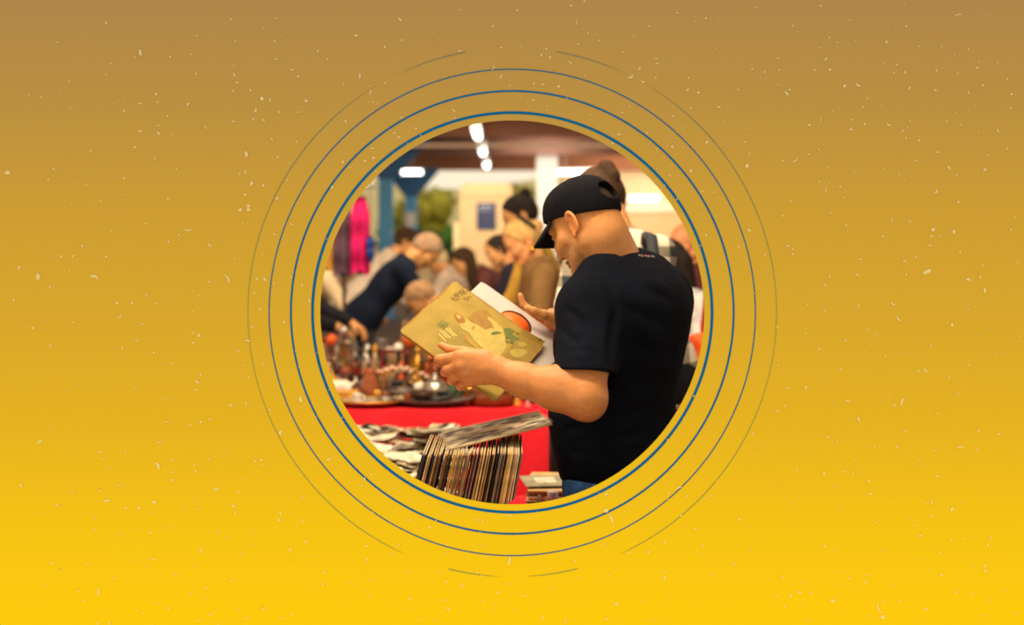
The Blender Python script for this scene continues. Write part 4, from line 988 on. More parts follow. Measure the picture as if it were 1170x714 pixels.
# ================================================================== the people of the market
CLOTH = {}
def cl(name, c, var=0.2): return mat(name, c, 0.88, var=var, nscale=8, bump=0.3, bscale=22, spec=0.2)
def unit(v): v = np.array(v, float); return v/np.linalg.norm(v)
def make_person(label, x, y, yaw, H=1.70, lean=0.3, hp=0.4, hy=0.0, skin=SKIN, hair=(0.03, 0.02, 0.015), style='short', top=(0.2, 0.2, 0.2), trous=(0.03, 0.03, 0.04),
                hands=((0.42, 0.16, 0.90), (0.42, -0.16, 0.90)), long_sleeve=True, wide=1.0, topmat=None, h=0.009, jacket=True, name='person', group=None, acc=None, hanging=False):
    k = H/1.75; yaw = math.radians(yaw)
    f = np.array((math.cos(yaw), math.sin(yaw), 0)); l = np.array((-math.sin(yaw), math.cos(yaw), 0)); u = np.array((0, 0, 1.0))
    root = np.array((x, y, 0.0))
    sp = u*math.cos(lean) + f*math.sin(lean); sf = f*math.cos(lean) - u*math.sin(lean)
    pel = root + u*0.93*k - f*0.14*k*math.sin(lean)
    def T(a, b, c): return pel + k*(a*sf + b*l + c*sp)
    R = np.stack([sf, l, sp])
    nbase = T(-0.01, 0, 0.545)
    hyv = math.radians(hy); pitch = hp
    hf0 = f*math.cos(hyv) + l*math.sin(hyv)
    F_ = hf0*math.cos(pitch) - u*math.sin(pitch); U_ = hf0*math.sin(pitch) + u*math.cos(pitch)
    fr = Frame(nbase + (sp*0.5 + U_*0.5)*0.125*k + F_*0.025*k, F_, U_, 0.98*k)
    t = thing(name, label, 'person', (x, y, 0), 0, group)
    loc = Vector((x, y, 0))
    S = SDF()
    S.ell(T(0, 0, 0.33), np.array((0.10, 0.145, 0.22))*k, R, k=0.04)
    S.ell(T(0, 0, 0.03), np.array((0.10, 0.15, 0.13))*k, R, k=0.04)
    S.cone(T(0, 0.15, 0.46), T(0, -0.15, 0.46), 0.05*k, 0.05*k, k=0.04)
    S.cone(nbase - sp*0.03, fr(-0.02, 0, -0.04), 0.055*k, 0.052*k, k=0.02)
    add_head(S, fr, True)
    arms = []
    for e, hd in ((1, hands[0]), (-1, hands[1])):
        sh = T(0, e*0.175*wide, 0.46)
        tg = root + f*hd[0] + l*hd[1] + u*hd[2]
        L1, L2 = 0.295*k, 0.255*k
        d = tg - sh; D = np.linalg.norm(d)
        if D > (L1+L2)*0.985: tg = sh + d/D*(L1+L2)*0.985; d = tg - sh; D = np.linalg.norm(d)
        a = (L1*L1 - L2*L2 + D*D)/(2*D); hh = math.sqrt(max(0, L1*L1 - a*a)); dn = d/D
        pole = l*e*0.6 - u*0.8 - f*0.35; pole = pole - dn*(pole @ dn); pole = unit(pole)
        el = sh + dn*a + pole*hh
        arms.append((sh, el, tg, e))
        S.cone(sh, el, 0.047*k, 0.041*k, k=0.02); S.cone(el, tg, 0.041*k, 0.027*k, k=0.012)
        fd = unit(tg - el); upv = np.cross(fd, l*e); upv = upv if upv[2] > 0 else -upv
        add_hand(S, tg, fd*0.8 + f*0.2 - u*0.15, upv, -l*e, 0.98*k, 0.45)
    legs = []
    for e in (-1, 1):
        hp_ = pel + l*e*0.09*k; kn = root + l*e*0.10*k + u*0.50*k + f*0.02; an = root + l*e*0.10*k + u*0.085*k - f*0.02
        legs.append((hp_, kn, an)); S.cone(hp_, kn, 0.08*k, 0.055*k, k=0.03); S.cone(kn, an, 0.052*k, 0.036*k, k=0.02)
        S.cone(an, an + f*0.16*k - u*0.05*k, 0.036*k, 0.028*k, k=0.02)
    link('body', recenter(S.mesh('body', h, head_color(fr, skin, hair, np.array(skin)*np.array((0.8, 0.5, 0.5)))), loc), matcol('skin_crowd', 0.5, var=0.06, nscale=60, spec=0.3), t)
    # top
    TS = SDF(); g = 0.016
    TS.ell(T(0, 0, 0.33), (np.array((0.115, 0.165*wide, 0.225))*k + g), R, k=0.04)
    TS.ell(T(0, 0, 0.06), (np.array((0.118, 0.168*wide, 0.17))*k + g), R, k=0.06)
    TS.cone(T(0, 0.15*wide, 0.455), T(0, -0.15*wide, 0.455), 0.062*k + g*0.6, k=0.05)
    for (sh, el, tg, e) in arms:
        end = el + (tg-el)*0.86 if long_sleeve else sh + (el-sh)*0.75
        TS.cone(sh, el if long_sleeve else end, 0.060*k + g*0.6, 0.050*k + g*0.6, k=0.03)
        if long_sleeve: TS.cone(el, end, 0.050*k + g*0.6, 0.036*k + g*0.6, k=0.015)
    if jacket:
        TS.ell(T(0, 0, -0.06), (np.array((0.125, 0.175*wide, 0.15))*k + g), R, k=0.05)
        TS.cone(T(-0.06, 0.05, 0.525), T(-0.06, -0.05, 0.525), 0.032*k, k=0.02)        # collar
        for e in (-1, 1): TS.cone(T(-0.04, e*0.07, 0.52), T(0.10, e*0.035, 0.36), 0.024*k, 0.018*k, k=0.015)
        TS.cut(T(0, 0, -0.17), -sp)
    else: TS.cut(T(0, 0, -0.10), -sp)
    tm = topmat or cl('top_' + label[:40], top)
    tp = link('jacket' if jacket else 'shirt', recenter(TS.mesh('top', h), loc), tm, t)
    JJ = SDF()
    JJ.ell(pel + u*0.02, np.array((0.115, 0.165, 0.13))*k + 0.01, np.stack([f, l, u]), k=0.03)
    for (a, b_, c) in legs:
        JJ.cone(a, b_, 0.088*k, 0.064*k, k=0.03); JJ.cone(b_, c, 0.064*k, 0.054*k, k=0.02)
    link('trousers', recenter(JJ.mesh('trousers', 0.014), loc), cl('trousers_' + label[:40], trous), t)
    for (a, b_, c) in legs:
        SH = SDF(); c0 = np.array((c[0], c[1], 0.045)); SH.cone(c0 - f*0.04, c0 + f*0.16*k, 0.042, 0.038, k=0.02); SH.cone(c0, c0 + u*0.06, 0.046, 0.044, k=0.02)
        SH.cut((0, 0, 0.002), (0, 0, -1))
        link('shoe', recenter(SH.mesh('shoe', 0.014), loc), mat('dark_shoe', (0.02, 0.017, 0.015), 0.5), t)
    # hair
    if style != 'bald':
        HS = SDF(); q = fr.s
        HS.ell(fr(-0.004, 0, 0.050), np.array((0.107, 0.086, 0.094))*q, fr.R, k=0.01)
        HS.ell(fr(-0.034, 0, 0.022), np.array((0.083, 0.082, 0.085))*q, fr.R, k=0.02)
        if style == 'curly':
            for _ in range(40):
                d = unit(RNG.normal(size=3)); 
                if d[2] < -0.1 or (d[0] > 0.6 and d[2] < 0.6): continue
                HS.ell(fr(-0.01 + 0.10*d[0], 0.085*d[1], 0.045 + 0.095*d[2]), (0.022,)*3, k=0.012)
        HS.fn(lambda X: (lambda p: np.maximum(np.maximum(0.8*(p[..., 0]-0.050) - 0.6*(p[..., 2]-0.062), -1), 0.55*(-p[..., 2]-0.055) + 0.2*p[..., 0]))(fr.loc(X))*q, fr.c - 0.25, fr.c + 0.25, k=0.004, op='&')
        if style == 'bun':
            HS.ell(fr(-0.085, 0, 0.115), np.array((0.036, 0.036, 0.036))*q, fr.R, k=0.012)
        if style == 'lowbun':
            HS.ell(fr(-0.115, 0, 0.03), np.array((0.040, 0.045, 0.042))*q, fr.R, k=0.015)
        if style == 'ponytail':
            HS.ell(fr(-0.105, 0, 0.085), np.array((0.03, 0.03, 0.03))*q, fr.R, k=0.012)
            p0 = fr(-0.12, 0, 0.08); HS.chain([p0, p0 - F_*0.03 - u*0.06, p0 - F_*0.01 - u*0.15, p0 - u*0.24], [0.026, 0.032, 0.026, 0.012], k=0.01)
        if style == 'long':
            p0 = fr(-0.06, 0, 0.02)
            for o_ in (-0.055, 0.0, 0.055):
                b0 = fr(-0.05, o_, 0.0); HS.chain([b0, b0 - u*0.12 - f*0.02, b0 - u*0.24 - f*0.03], [0.05, 0.052, 0.028], k=0.02)
        me = HS.mesh('hair', min(h, 0.008))
        ho = link('hair', recenter(me, loc), mat('hair_%d_%d_%d' % tuple(int(c*999) for c in hair), hair, 0.85, var=0.35, nscale=40, bump=0.4, bscale=120, spec=0.12), t)
        if style == 'lowbun':
            pts = [fr(-0.02 - 0.0*a + 0.088*math.cos(a)*0.35 - 0.07, 0.084*math.sin(a), 0.045 + 0.09*math.cos(a)) for a in np.linspace(-1.7, 1.7, 15)]
            MB().tube(pts, 0.012, 6).build('hair_band', mat('black_band', (0.012, 0.011, 0.013), 0.7), ho).location = -loc
    if acc == 'earring':
        for e in (-1, 1):
            m_ = MB(); m_.ball(fr(-0.006, e*0.090, -0.052), 0.017, 10, 8); m_.build('earring', mat('gold', rgb(236, 186, 60), 0.25, metal=0.8, var=0), t).location = -loc
    if acc == 'glasses':
        for e in (-1, 1):
            m_ = MB(); m_.tube([fr(0.09, e*0.075, 0.02), fr(0.02, e*0.083, 0.022), fr(-0.02, e*0.086, 0.012)], 0.004, 6); m_.build('glasses_temple', mat('yellow_plastic', rgb(214, 206, 50), 0.4, var=0), t).location = -loc
    return t, fr, arms
# plaid cloth for the person behind the man
pm_ = bpy.data.materials.new('plaid_flannel'); pm_.use_nodes = True; nt = pm_.node_tree; b = nt.nodes['Principled BSDF']; b.inputs['Roughness'].default_value = 0.9
tc = nt.nodes.new('ShaderNodeTexCoord'); sx = nt.nodes.new('ShaderNodeSeparateXYZ'); nt.links.new(tc.outputs['Object'], sx.inputs[0])
def stripes(sock, freq, thr):
    m1 = nt.nodes.new('ShaderNodeMath'); m1.operation = 'MULTIPLY'; m1.inputs[1].default_value = freq; nt.links.new(sock, m1.inputs[0])
    m2 = nt.nodes.new('ShaderNodeMath'); m2.operation = 'SINE'; nt.links.new(m1.outputs[0], m2.inputs[0])
    m3 = nt.nodes.new('ShaderNodeMath'); m3.operation = 'GREATER_THAN'; m3.inputs[1].default_value = thr; nt.links.new(m2.outputs[0], m3.inputs[0])
    return m3.outputs[0]
a1, a2 = stripes(sx.outputs['X'], 60, 0.2), stripes(sx.outputs['Z'], 60, 0.35)
ad = nt.nodes.new('ShaderNodeMath'); ad.operation = 'ADD'; nt.links.new(a1, ad.inputs[0]); nt.links.new(a2, ad.inputs[1])
dv = nt.nodes.new('ShaderNodeMath'); dv.operation = 'MULTIPLY'; dv.inputs[1].default_value = 0.5; nt.links.new(ad.outputs[0], dv.inputs[0])
rp = nt.nodes.new('ShaderNodeValToRGB'); rp.color_ramp.interpolation = 'CONSTANT'; nt.links.new(dv.outputs[0], rp.inputs['Fac']); nt.links.new(rp.outputs['Color'], b.inputs['Base Color'])
e = rp.color_ramp.elements; e[0].position = 0; e[0].color = (*rgb(236, 224, 200), 1); e[1].position = 0.4; e[1].color = (*rgb(150, 142, 122), 1)
x3 = e.new(0.9); x3.color = (*rgb(40, 52, 60), 1)

BLK = (0.022, 0.016, 0.013); BRN = (0.055, 0.03, 0.017); BLOND = rgb(206, 168, 104); GREY = rgb(158, 128, 102)
PEO = []
def ppl(*a, **k): PEO.append(make_person(*a, **k)); return PEO[-1]
ppl('person in pale plaid shirt with tied brown hair, standing close behind the man', 0.49, 4.60, 132, H=1.90, lean=0.34, hp=0.75, hy=0, hair=BRN, style='ponytail', topmat=pm_, trous=(0.012, 0.012, 0.014), hands=((0.30, 0.16, 1.06), (0.38, -0.05, 1.08)), wide=1.05, h=0.007, jacket=False, acc='glasses')
ppl('blonde woman in tan coat with gold earring and black hair band, looking down', 0.245, 7.02, 188, H=1.72, lean=0.30, hp=0.62, skin=rgb(222, 160, 106), hair=BLOND, style='lowbun', top=rgb(136, 104, 62), hands=((0.36, 0.14, 1.02), (0.36, -0.12, 1.02)), wide=1.05, h=0.007, acc='earring')
ppl('dark haired person with top bun and mustard yellow coat, behind the blonde woman', 0.185, 7.75, 178, H=1.86, lean=0.16, hp=0.50, hair=BLK, style='bun', top=rgb(208, 164, 66), hands=((0.35, 0.14, 1.0), (0.12, -0.10, 1.62)), h=0.009)
ppl('person in navy jacket with grey hair, bending right over the far table', -1.00, 8.95, 8, H=1.80, lean=0.70, hp=1.0, hair=GREY, style='short', top=rgb(18, 28, 48), hands=((0.62, 0.14, 0.92), (0.58, -0.12, 0.88)), wide=1.1, h=0.009)
ppl('person in white shirt with curly dark hair, bending right beside the blue columns', -1.32, 11.0, 12, H=1.84, lean=0.74, hp=0.55, hair=BRN, style='curly', top=rgb(222, 204, 184), hands=((0.5, 0.14, 0.95), (0.5, -0.14, 0.95)), h=0.010)
ppl('person in dark blue jacket bent low, facing left, behind the yellow record cover', -0.13, 8.12, 176, H=1.64, lean=1.12, hp=0.9, hair=rgb(170, 134, 98), style='short', top=rgb(14, 20, 36), hands=((0.55, 0.14, 0.80), (0.58, -0.14, 0.80)), wide=1.1, h=0.010)
ppl('person in black sleeves at far left, hand reaching over the stall goods', -1.56, 7.95, -8, H=1.66, lean=0.40, hp=0.6, hair=rgb(214, 176, 104), style='long', top=rgb(26, 26, 34), hands=((0.53, 0.10, 1.00), (0.50, -0.16, 1.00)), h=0.008)
ppl('person in cream jacket bending under the magenta garment', -1.64, 9.75, 10, H=1.66, lean=0.62, hp=0.7, hair=rgb(224, 204, 170), style='short', top=rgb(222, 198, 158), hands=((0.55, 0.12, 0.98), (0.55, -0.12, 0.96)), h=0.010)
ppl('woman with long dark hair in pale patterned shirt, at the right edge', 0.83, 5.75, 205, H=1.58, lean=0.22, hp=0.45, hair=BLK, style='long', topmat=mat('pale_blue_pattern', rgb(190, 190, 192), 0.85, var=0.55, nscale=14), trous=(0.014, 0.013, 0.016), hands=((0.30, 0.14, 0.95), (0.30, -0.14, 0.95)), h=0.008, jacket=False)
ppl('bald person in maroon jumper behind the long haired woman', 1.05, 6.9, 196, H=1.66, lean=0.12, hp=0.25, style='bald', top=rgb(92, 44, 52), skin=rgb(214, 148, 104), hands=((0.3, 0.14, 0.9), (0.3, -0.14, 0.9)), h=0.009)
far = [(-0.72, 12.7, 200, .75, rgb(212, 188, 150), rgb(220, 198, 160), 'short', 'bent person in cream coat with grey hair, beyond the dark blue jackets'),
       (-0.37, 11.4, 160, .70, rgb(226, 204, 182), rgb(220, 196, 150), 'short', 'bent person in white coat with fair hair, left of the cream kiosk'),
       (-0.16, 13.6, 185, .72, rgb(214, 190, 160), (0.16, 0.06, 0.04), 'short', 'bent person in pale coat with reddish hair, below the cream kiosk'),
       (0.04, 15.0, 170, .55, rgb(188, 142, 96), GREY, 'bald', 'bald person in light brown coat below the blue poster'),
       (0.20, 12.0, 20, .78, rgb(176, 120, 92), BRN, 'curly', 'bent person in rust coat left of the blonde woman'),
       (-0.02, 10.9, 190, .85, rgb(98, 56, 54), BRN, 'long', 'bent person in dark red jumper behind the record cover'),
       (0.16, 9.5, 175, .50, rgb(34, 28, 44), BLK, 'short', 'person in dark purple coat directly left of the blonde woman'),
       (-0.95, 14.2, 190, .6, rgb(206, 176, 134), rgb(214, 190, 150), 'curly', 'distant person in beige coat between the navy jackets and the trees'),
       (-1.80, 13.6, 30, .5, rgb(170, 136, 104), BRN, 'short', 'distant person in brown coat behind the clothes rail'),
       (0.34, 14.0, 180, .45, rgb(206, 178, 140), BLOND, 'long', 'distant fair haired person in pale coat near the white pillar')]
for (x, y, yw, ln, tp, hr, st, lb) in far:
    ppl(lb, x, y, yw, H=random.uniform(1.60, 1.74), lean=ln, hp=ln*0.8, hair=hr, style=st, top=tp, trous=(0.03, 0.028, 0.035), h=0.013, hands=((0.5, 0.14, 0.92), (0.5, -0.14, 0.92)))
# bags
t = thing('shoulder_bag', 'orange shoulder bag hanging beside the long haired woman', 'bag', (0.835, 5.38, -0.09))
bm_ = MB(); bm_.box((-0.06, -0.11, 0.98), (0.06, 0.11, 1.22), bev=0.03); bm_.build('bag_body', mat('orange_nylon', rgb(250, 96, 16), 0.6, var=0.15, bump=0.2), t)
MB().box((-0.064, -0.10, 1.13), (0.064, 0.10, 1.21), bev=0.012).build('flap', mat('orange_nylon_flap', rgb(222, 72, 16), 0.6), t)
MB().tube([(0, -0.10, 1.20), (0.01, -0.07, 1.34), (0.02, 0.10, 1.40), (0.0, 0.10, 1.22)], 0.012, 6).build('strap', mat('orange_strap', rgb(200, 60, 14), 0.7), t)
t = thing('tote_bag', 'dark tote bag whose strap crosses the plaid shirt', 'bag', (0.50, 4.42, 0))
MB().tube([(-0.02, 0.24, 1.30), (-0.005, 0.17, 1.555), (0.0, 0.06, 1.545), (0.02, -0.05, 1.28), (0.03, -0.05, 0.92)], 0.022, 8).build('strap', mat('dark_webbing', rgb(38, 42, 48), 0.8), t)
MB().box((-0.02, -0.16, 0.58), (0.08, 0.18, 0.94), bev=0.03).build('bag_body', mat('dark_canvas', rgb(30, 32, 38), 0.9, var=0.2), t)

t = thing('handbag', 'black handbag hanging between the man and the red cloth', 'bag', (0.178, 4.50, 0))
MB().box((-0.045, -0.06, 0.60), (0.06, 0.06, 0.88), bev=0.03).build('bag_body', mat('black_bag_leather', rgb(16, 15, 18), 0.5, var=0.2), t)
MB().tube([(-0.04, 0, 0.88), (-0.02, 0, 1.02), (0.0, 0, 1.08), (0.02, 0, 1.02), (0.045, 0, 0.88)], 0.008, 8).build('handle', mat('black_strap', rgb(14, 14, 16), 0.6), t)
# ================================================================== stall tables and red cloths
WOOD = mat('plain_board', rgb(150, 112, 74), 0.7, var=0.25, nscale=5)
def stall(lab, clab, x0, x1, y0, y1, z, seed):
    cx, cy = (x0+x1)/2, (y0+y1)/2
    t = thing('trestle_table', lab, 'table', (cx, cy, 0))
    hx_, hy_ = (x1-x0)/2, (y1-y0)/2
    MB().box((-hx_, -hy_, z-0.032), (hx_, hy_, z-0.004), bev=0.003).build('tabletop', WOOD, t)
    for sx_ in (-1, 1):
        for sy_ in (-1, 1):
            MB().box((sx_*(hx_-.06)-.02, sy_*(hy_-.06)-.02, 0), (sx_*(hx_-.06)+.02, sy_*(hy_-.06)+.02, z-0.032)).build('leg', WOOD, t)
    # cloth: top and hanging skirt with folds
    rnd = random.Random(seed); V = []; F = []
    per = []; NS = 40
    def edge(a, b, n):
        for i in range(n): per.append((a[0] + (b[0]-a[0])*i/n, a[1] + (b[1]-a[1])*i/n))
    n1, n2 = max(12, int((x1-x0)/0.035)), max(10, int((y1-y0)/0.035))
    edge((-hx_, -hy_), (hx_, -hy_), n1); edge((hx_, -hy_), (hx_, hy_), n2); edge((hx_, hy_), (-hx_, hy_), n1); edge((-hx_, hy_), (-hx_, -hy_), n2)
    N = len(per); rows = 9
    gx, gy = 26, 18
    for j in range(gy+1):
        for i in range(gx+1):
            xx, yy = -hx_ + 2*hx_*i/gx, -hy_ + 2*hy_*j/gy
            V.append((xx, yy, z + 0.0025 + 0.002*mnoise.noise(Vector((xx*5+seed, yy*5, 0)))))
    for j in range(gy):
        for i in range(gx): F.append((j*(gx+1)+i, j*(gx+1)+i+1, (j+1)*(gx+1)+i+1, (j+1)*(gx+1)+i))
    b0 = len(V)
    for r_ in range(rows+1):
        q = r_/rows; zz = z + 0.0025 - q*(z - 0.06)
        for i, (xx, yy) in enumerate(per):
            d = Vector((xx/hx_, yy/hy_)); 
            ox = math.copysign(1, xx) if abs(abs(xx)-hx_) < 1e-6 else 0; oy = math.copysign(1, yy) if abs(abs(yy)-hy_) < 1e-6 else 0
            am = (1.0 if seed == 4 and oy < 0 else 0.3)*q**0.7*(0.018 + 0.022*mnoise.noise(Vector((i*0.21, seed*3.1, q*1.2))) + 0.012*math.sin(i*0.9 + seed)) + 0.006*min(1, q*8)
            V.append((xx + ox*am, yy + oy*am, zz + 0.01*q*math.sin(i*0.5)))
    for r_ in range(rows):
        for i in range(N):
            a, c = b0 + r_*N + i, b0 + r_*N + (i+1) % N
            F.append((a, a + N, c + N, c))
    o = MB().add(V, F, True).build('tablecloth', REDC, None, (cx, cy, 0)); prop(o, clab, 'tablecloth', 'red tablecloths')
REDC = mat('red_cloth', rgb(228, 22, 42), 0.75, var=0.12, nscale=2.5, bump=0.15, bscale=10)
stall('front trestle table under the record crate', 'red cloth under the record crate, on the nearest table', -1.30, 0.085, 2.93, 3.66, 0.68, 1)
stall('trestle table under the low stack of records and prints', 'red cloth under the low record stack and scattered prints', -1.30, 0.40, 3.70, 4.18, 0.68, 2)
stall('trestle table under the heap of loose prints', 'red cloth under the far part of the heap of prints', -1.30, -0.10, 4.20, 5.32, 0.68, 3)
stall('long trestle table of bric-a-brac', 'bright red cloth hanging in folds from the bric-a-brac table', -1.75, 0.62, 5.73, 6.66, 0.75, 4)
stall('rear trestle table of dark bric-a-brac', 'red cloth on the rear bric-a-brac table, mostly hidden by goods', -1.75, -0.02, 6.72, 7.62, 0.75, 5)
TZ, RZ = 0.686, 0.756
# ================================================================== the crate of records
cx0, cx1, cy0, cy1 = -0.335, 0.075, 3.05, 3.45
t = thing('record_crate', 'low wooden crate packed with leaning records, on the nearest table', 'crate', ((cx0+cx1)/2, (cy0+cy1)/2, TZ))
hx_, hy_ = (cx1-cx0)/2, (cy1-cy0)/2
CRW = mat('crate_pine', rgb(134, 92, 52), 0.75, var=0.3, nscale=6)
MB().box((-hx_, -hy_, 0), (hx_, hy_, 0.012)).build('bottom_board', CRW, t)
for e in (-1, 1):
    MB().box((-hx_, e*hy_-.006, 0.014), (hx_, e*hy_+.006, 0.13), bev=0.002).build('long_board', CRW, t)
    MB().box((e*hx_-.006, -hy_+.008, 0.014), (e*hx_+.006, hy_-.008, 0.15), bev=0.002).build('end_board', CRW, t)
ORD = ['first', 'second', 'third', 'fourth', 'fifth', 'sixth', 'seventh', 'eighth', 'ninth', 'tenth', 'eleventh', 'twelfth', 'thirteenth', 'fourteenth', 'fifteenth', 'sixteenth', 'seventeenth', 'eighteenth', 'nineteenth']
TENS = {20: ('twenty', 'twentieth'), 30: ('thirty', 'thirtieth'), 40: ('forty', 'fortieth'), 50: ('fifty', 'fiftieth'), 60: ('sixty', 'sixtieth'), 70: ('seventy', 'seventieth')}
def ordinal(n):
    if n < 20: return ORD[n-1]
    a, b = n//10*10, n % 10
    return TENS[a][1] if b == 0 else TENS[a][0] + '-' + ORD[b-1]
SLC = [('tan', rgb(196, 158, 104)), ('brown', rgb(122, 82, 50)), ('black', rgb(30, 27, 28)), ('cream', rgb(226, 204, 160)), ('yellow', rgb(214, 186, 74)), ('navy', rgb(40, 56, 74)), ('grey', rgb(120, 108, 98)), ('dark red', rgb(110, 36, 34))]
protos = {}
def sleeve_proto(ci):
    nm, c = SLC[ci]
    t_ = thing('record', '', 'record'); 
    m_ = MB(); tt = 0.0019; W2 = 0.157
    m_.box((-tt, -W2, 0), (tt, W2, 0.313), bev=0.0008)
    m_.build('cover', mat('sleeve_' + nm.replace(' ', '_'), c, 0.7, var=0.28, nscale=26), t_)
    m2 = MB(); m2.box((-0.0007, -W2+.006, 0.20), (0.0007, W2-.004, 0.3165)); m2.build('inner_sleeve', mat('yellowed_paper', rgb(226, 206, 168), 0.8, var=0.2, nscale=20), t_)
    return t_
r2 = random.Random(5)
N = 62
for i in range(N):
    ci = r2.choices(range(8), (34, 16, 22, 12, 4, 5, 8, 1))[0]
    if i in (37, 38): ci = 4
    if i in (33, 50): ci = 5
    x = -0.300 + i*(0.268/(N-1)) + r2.uniform(-0.0008, 0.0008)
    lean = math.radians(14.2 - 4.0*i/N + r2.uniform(-0.5, 0.5))
    loc = (x, 3.245 + r2.uniform(-0.008, 0.008), TZ + 0.0125 + r2.uniform(0, 0.004))
    lab = '%s edged record sleeve, %s from the left in the crate' % (SLC[ci][0], ordinal(i+1))
    if ci not in protos:
        protos[ci] = o = sleeve_proto(ci); o.location = loc; o.rotation_euler = (0, lean, 0); o['label'] = lab; o['group'] = 'records leaning in the crate'
    else:
        o = dup(protos[ci], loc, (0, lean, 0), lab)
# ten-inch record in crinkled plastic lying across the top
A, B_, C_, D_ = [np.array(v) for v in ((-0.192, 3.42, 1.010), (-0.163, 3.15, 1.008), (0.104, 3.215, 1.064), (0.072, 3.47, 1.060))]
t = thing('record', 'record in crinkled clear plastic lying tilted across the top of the crated records', 'record', Vector((A+B_+C_+D_)/4))
ctr = (A+B_+C_+D_)/4; V = []; F = []; n = 22; cols = []
nrm = np.cross(C_-B_, A-B_); nrm /= np.linalg.norm(nrm)
def bil(u, v): return (B_*(1-u) + C_*u)*(1-v) + (A*(1-u) + D_*u)*v - ctr
for j in range(n+1):
    for i in range(n+1): V.append(bil(i/n, j/n))
top_ = [tuple(v + nrm*0.0025) for v in V]; bot_ = [tuple(v - nrm*0.0025) for v in V]
rim = [i for i in range(n+1)] + [(j)*(n+1)+n for j in range(1, n+1)] + [n*(n+1)+i for i in range(n-1, -1, -1)] + [j*(n+1) for j in range(n-1, 0, -1)]
Ft = [(j*(n+1)+i, j*(n+1)+i+1, (j+1)*(n+1)+i+1, (j+1)*(n+1)+i) for j in range(n) for i in range(n)]
M_ = (n+1)**2
F = Ft + [tuple(M_ + k for k in reversed(f)) for f in Ft] + [(rim[k], M_+rim[k], M_+rim[(k+1) % len(rim)], rim[(k+1) % len(rim)]) for k in range(len(rim))]
for j in range(n+1):
    for i in range(n+1):
        q = mnoise.noise(Vector((i*0.34, j*0.40, 4.2)))
        c_ = rgb(206, 194, 160) if q > 0.10 else (rgb(132, 128, 106) if q > -0.14 else rgb(40, 42, 40))  # print tones; the pale ones also paint in highlights of the crumpled plastic
        if (i-13)**2/30 + (j-10)**2/20 < 1 and q > -0.2: c_ = rgb(214, 190, 150)
        if i in (0, n) or j in (0, n): c_ = rgb(190, 170, 130)
        cols.append(c_)
link('cover', mesh('cover', top_ + bot_, F, True, cols + cols), matcol('print_with_glints', 0.5, var=0.12, nscale=30), t)
V = []; nn = 44
for j in range(nn+1):
    for i in range(nn+1):
        q = bil(-0.015 + 1.03*i/nn, -0.02 + 1.04*j/nn)
        w_ = 0.004 + 0.0055*abs(mnoise.noise(Vector((i*0.35, j*0.16, 0)))) + 0.003*abs(mnoise.noise(Vector((i*0.9, j*0.5, 7))))
        V.append(tuple(q + nrm*w_))
pl = bpy.data.materials.new('clear_crinkled_plastic'); pl.use_nodes = True; nt = pl.node_tree
b = nt.nodes['Principled BSDF']; b.inputs['Roughness'].default_value = 0.12; b.inputs['Base Color'].default_value = (0.95, 0.93, 0.85, 1); b.inputs['Alpha'].default_value = 0.13; b.inputs['Specular IOR Level'].default_value = 1.0
nz = nt.nodes.new('ShaderNodeTexNoise'); nz.inputs['Scale'].default_value = 38; bp = nt.nodes.new('ShaderNodeBump'); bp.inputs['Strength'].default_value = 0.8; bp.inputs['Distance'].default_value = 0.01
tc = nt.nodes.new('ShaderNodeTexCoord'); nt.links.new(tc.outputs['Object'], nz.inputs['Vector']); nt.links.new(nz.outputs['Fac'], bp.inputs['Height']); nt.links.new(bp.outputs['Normal'], b.inputs['Normal'])
MB().add(V, [(j*(nn+1)+i, j*(nn+1)+i+1, (j+1)*(nn+1)+i+1, (j+1)*(nn+1)+i) for j in range(nn) for i in range(nn)], True).build('plastic_cover', pl, t)
# low stack of records at the right
r3 = random.Random(9); flat = {}
for i in range(13):
    ci = r3.choice((0, 2, 3, 1, 2, 6))
    nm = 'topmost' if i == 12 else '%s from the top' % ordinal(13 - i)
    if i == 12: ci = 0
    lab = '%s edged record sleeve lying flat in the low stack, %s' % (SLC[ci][0], nm)
    o = dup(protos[ci] if ci in protos else protos[0], (0, 0, 0), None, lab, 'records stacked flat beside the man')
    a_ = r3.uniform(-0.06, 0.06)
    # lie flat: local x up
    o.rotation_euler = (0, PI/2, a_); zz = TZ + 0.004 + i*0.0062
    o.location = Vector((0.21 - 0.157*math.cos(a_) + r3.uniform(-.006, .006), 3.99 - 0.157*math.sin(a_) + r3.uniform(-.006, .006), zz))
o = thing('record', 'small grey green record sleeve lying on top of the low stack', 'record', (0.108, 3.96, TZ + 0.0865))
m_ = MB(); m_.box((-0.075, -0.088, 0), (0.075, 0.088, 0.003), bev=0.001); m_.build('cover', mat('grey_green_print', rgb(150, 146, 120), 0.5, var=0.3, nscale=16), o).rotation_euler = (0, 0, 0.12)
m_ = MB(); m_.box((-0.035, -0.04, 0.0032), (0.03, 0.05, 0.0036)); m_.build('picture', mat('pale_print', rgb(206, 198, 176), 0.5, var=0.3, nscale=30), o).rotation_euler = (0, 0, 0.12)
# clear bottle with a pale cap
t = thing('plastic_bottle', 'small clear plastic bottle with pale cap beside the low record stack', 'bottle', (0.122, 3.735, TZ))
gl = mat('clear_plastic', (0.9, 0.9, 0.9), 0.1, var=0, trans=0.9)
MB().lathe([(0.022, 0.0), (0.026, 0.004), (0.026, 0.055), (0.020, 0.068), (0.013, 0.074), (0.013, 0.08)], 20).build('bottle_body', gl, t)
MB().lathe([(0.0155, 0.078), (0.0165, 0.080), (0.0165, 0.098), (0.0145, 0.101)], 20).build('cap', mat('pale_cap', rgb(206, 196, 196), 0.4, var=0), t)
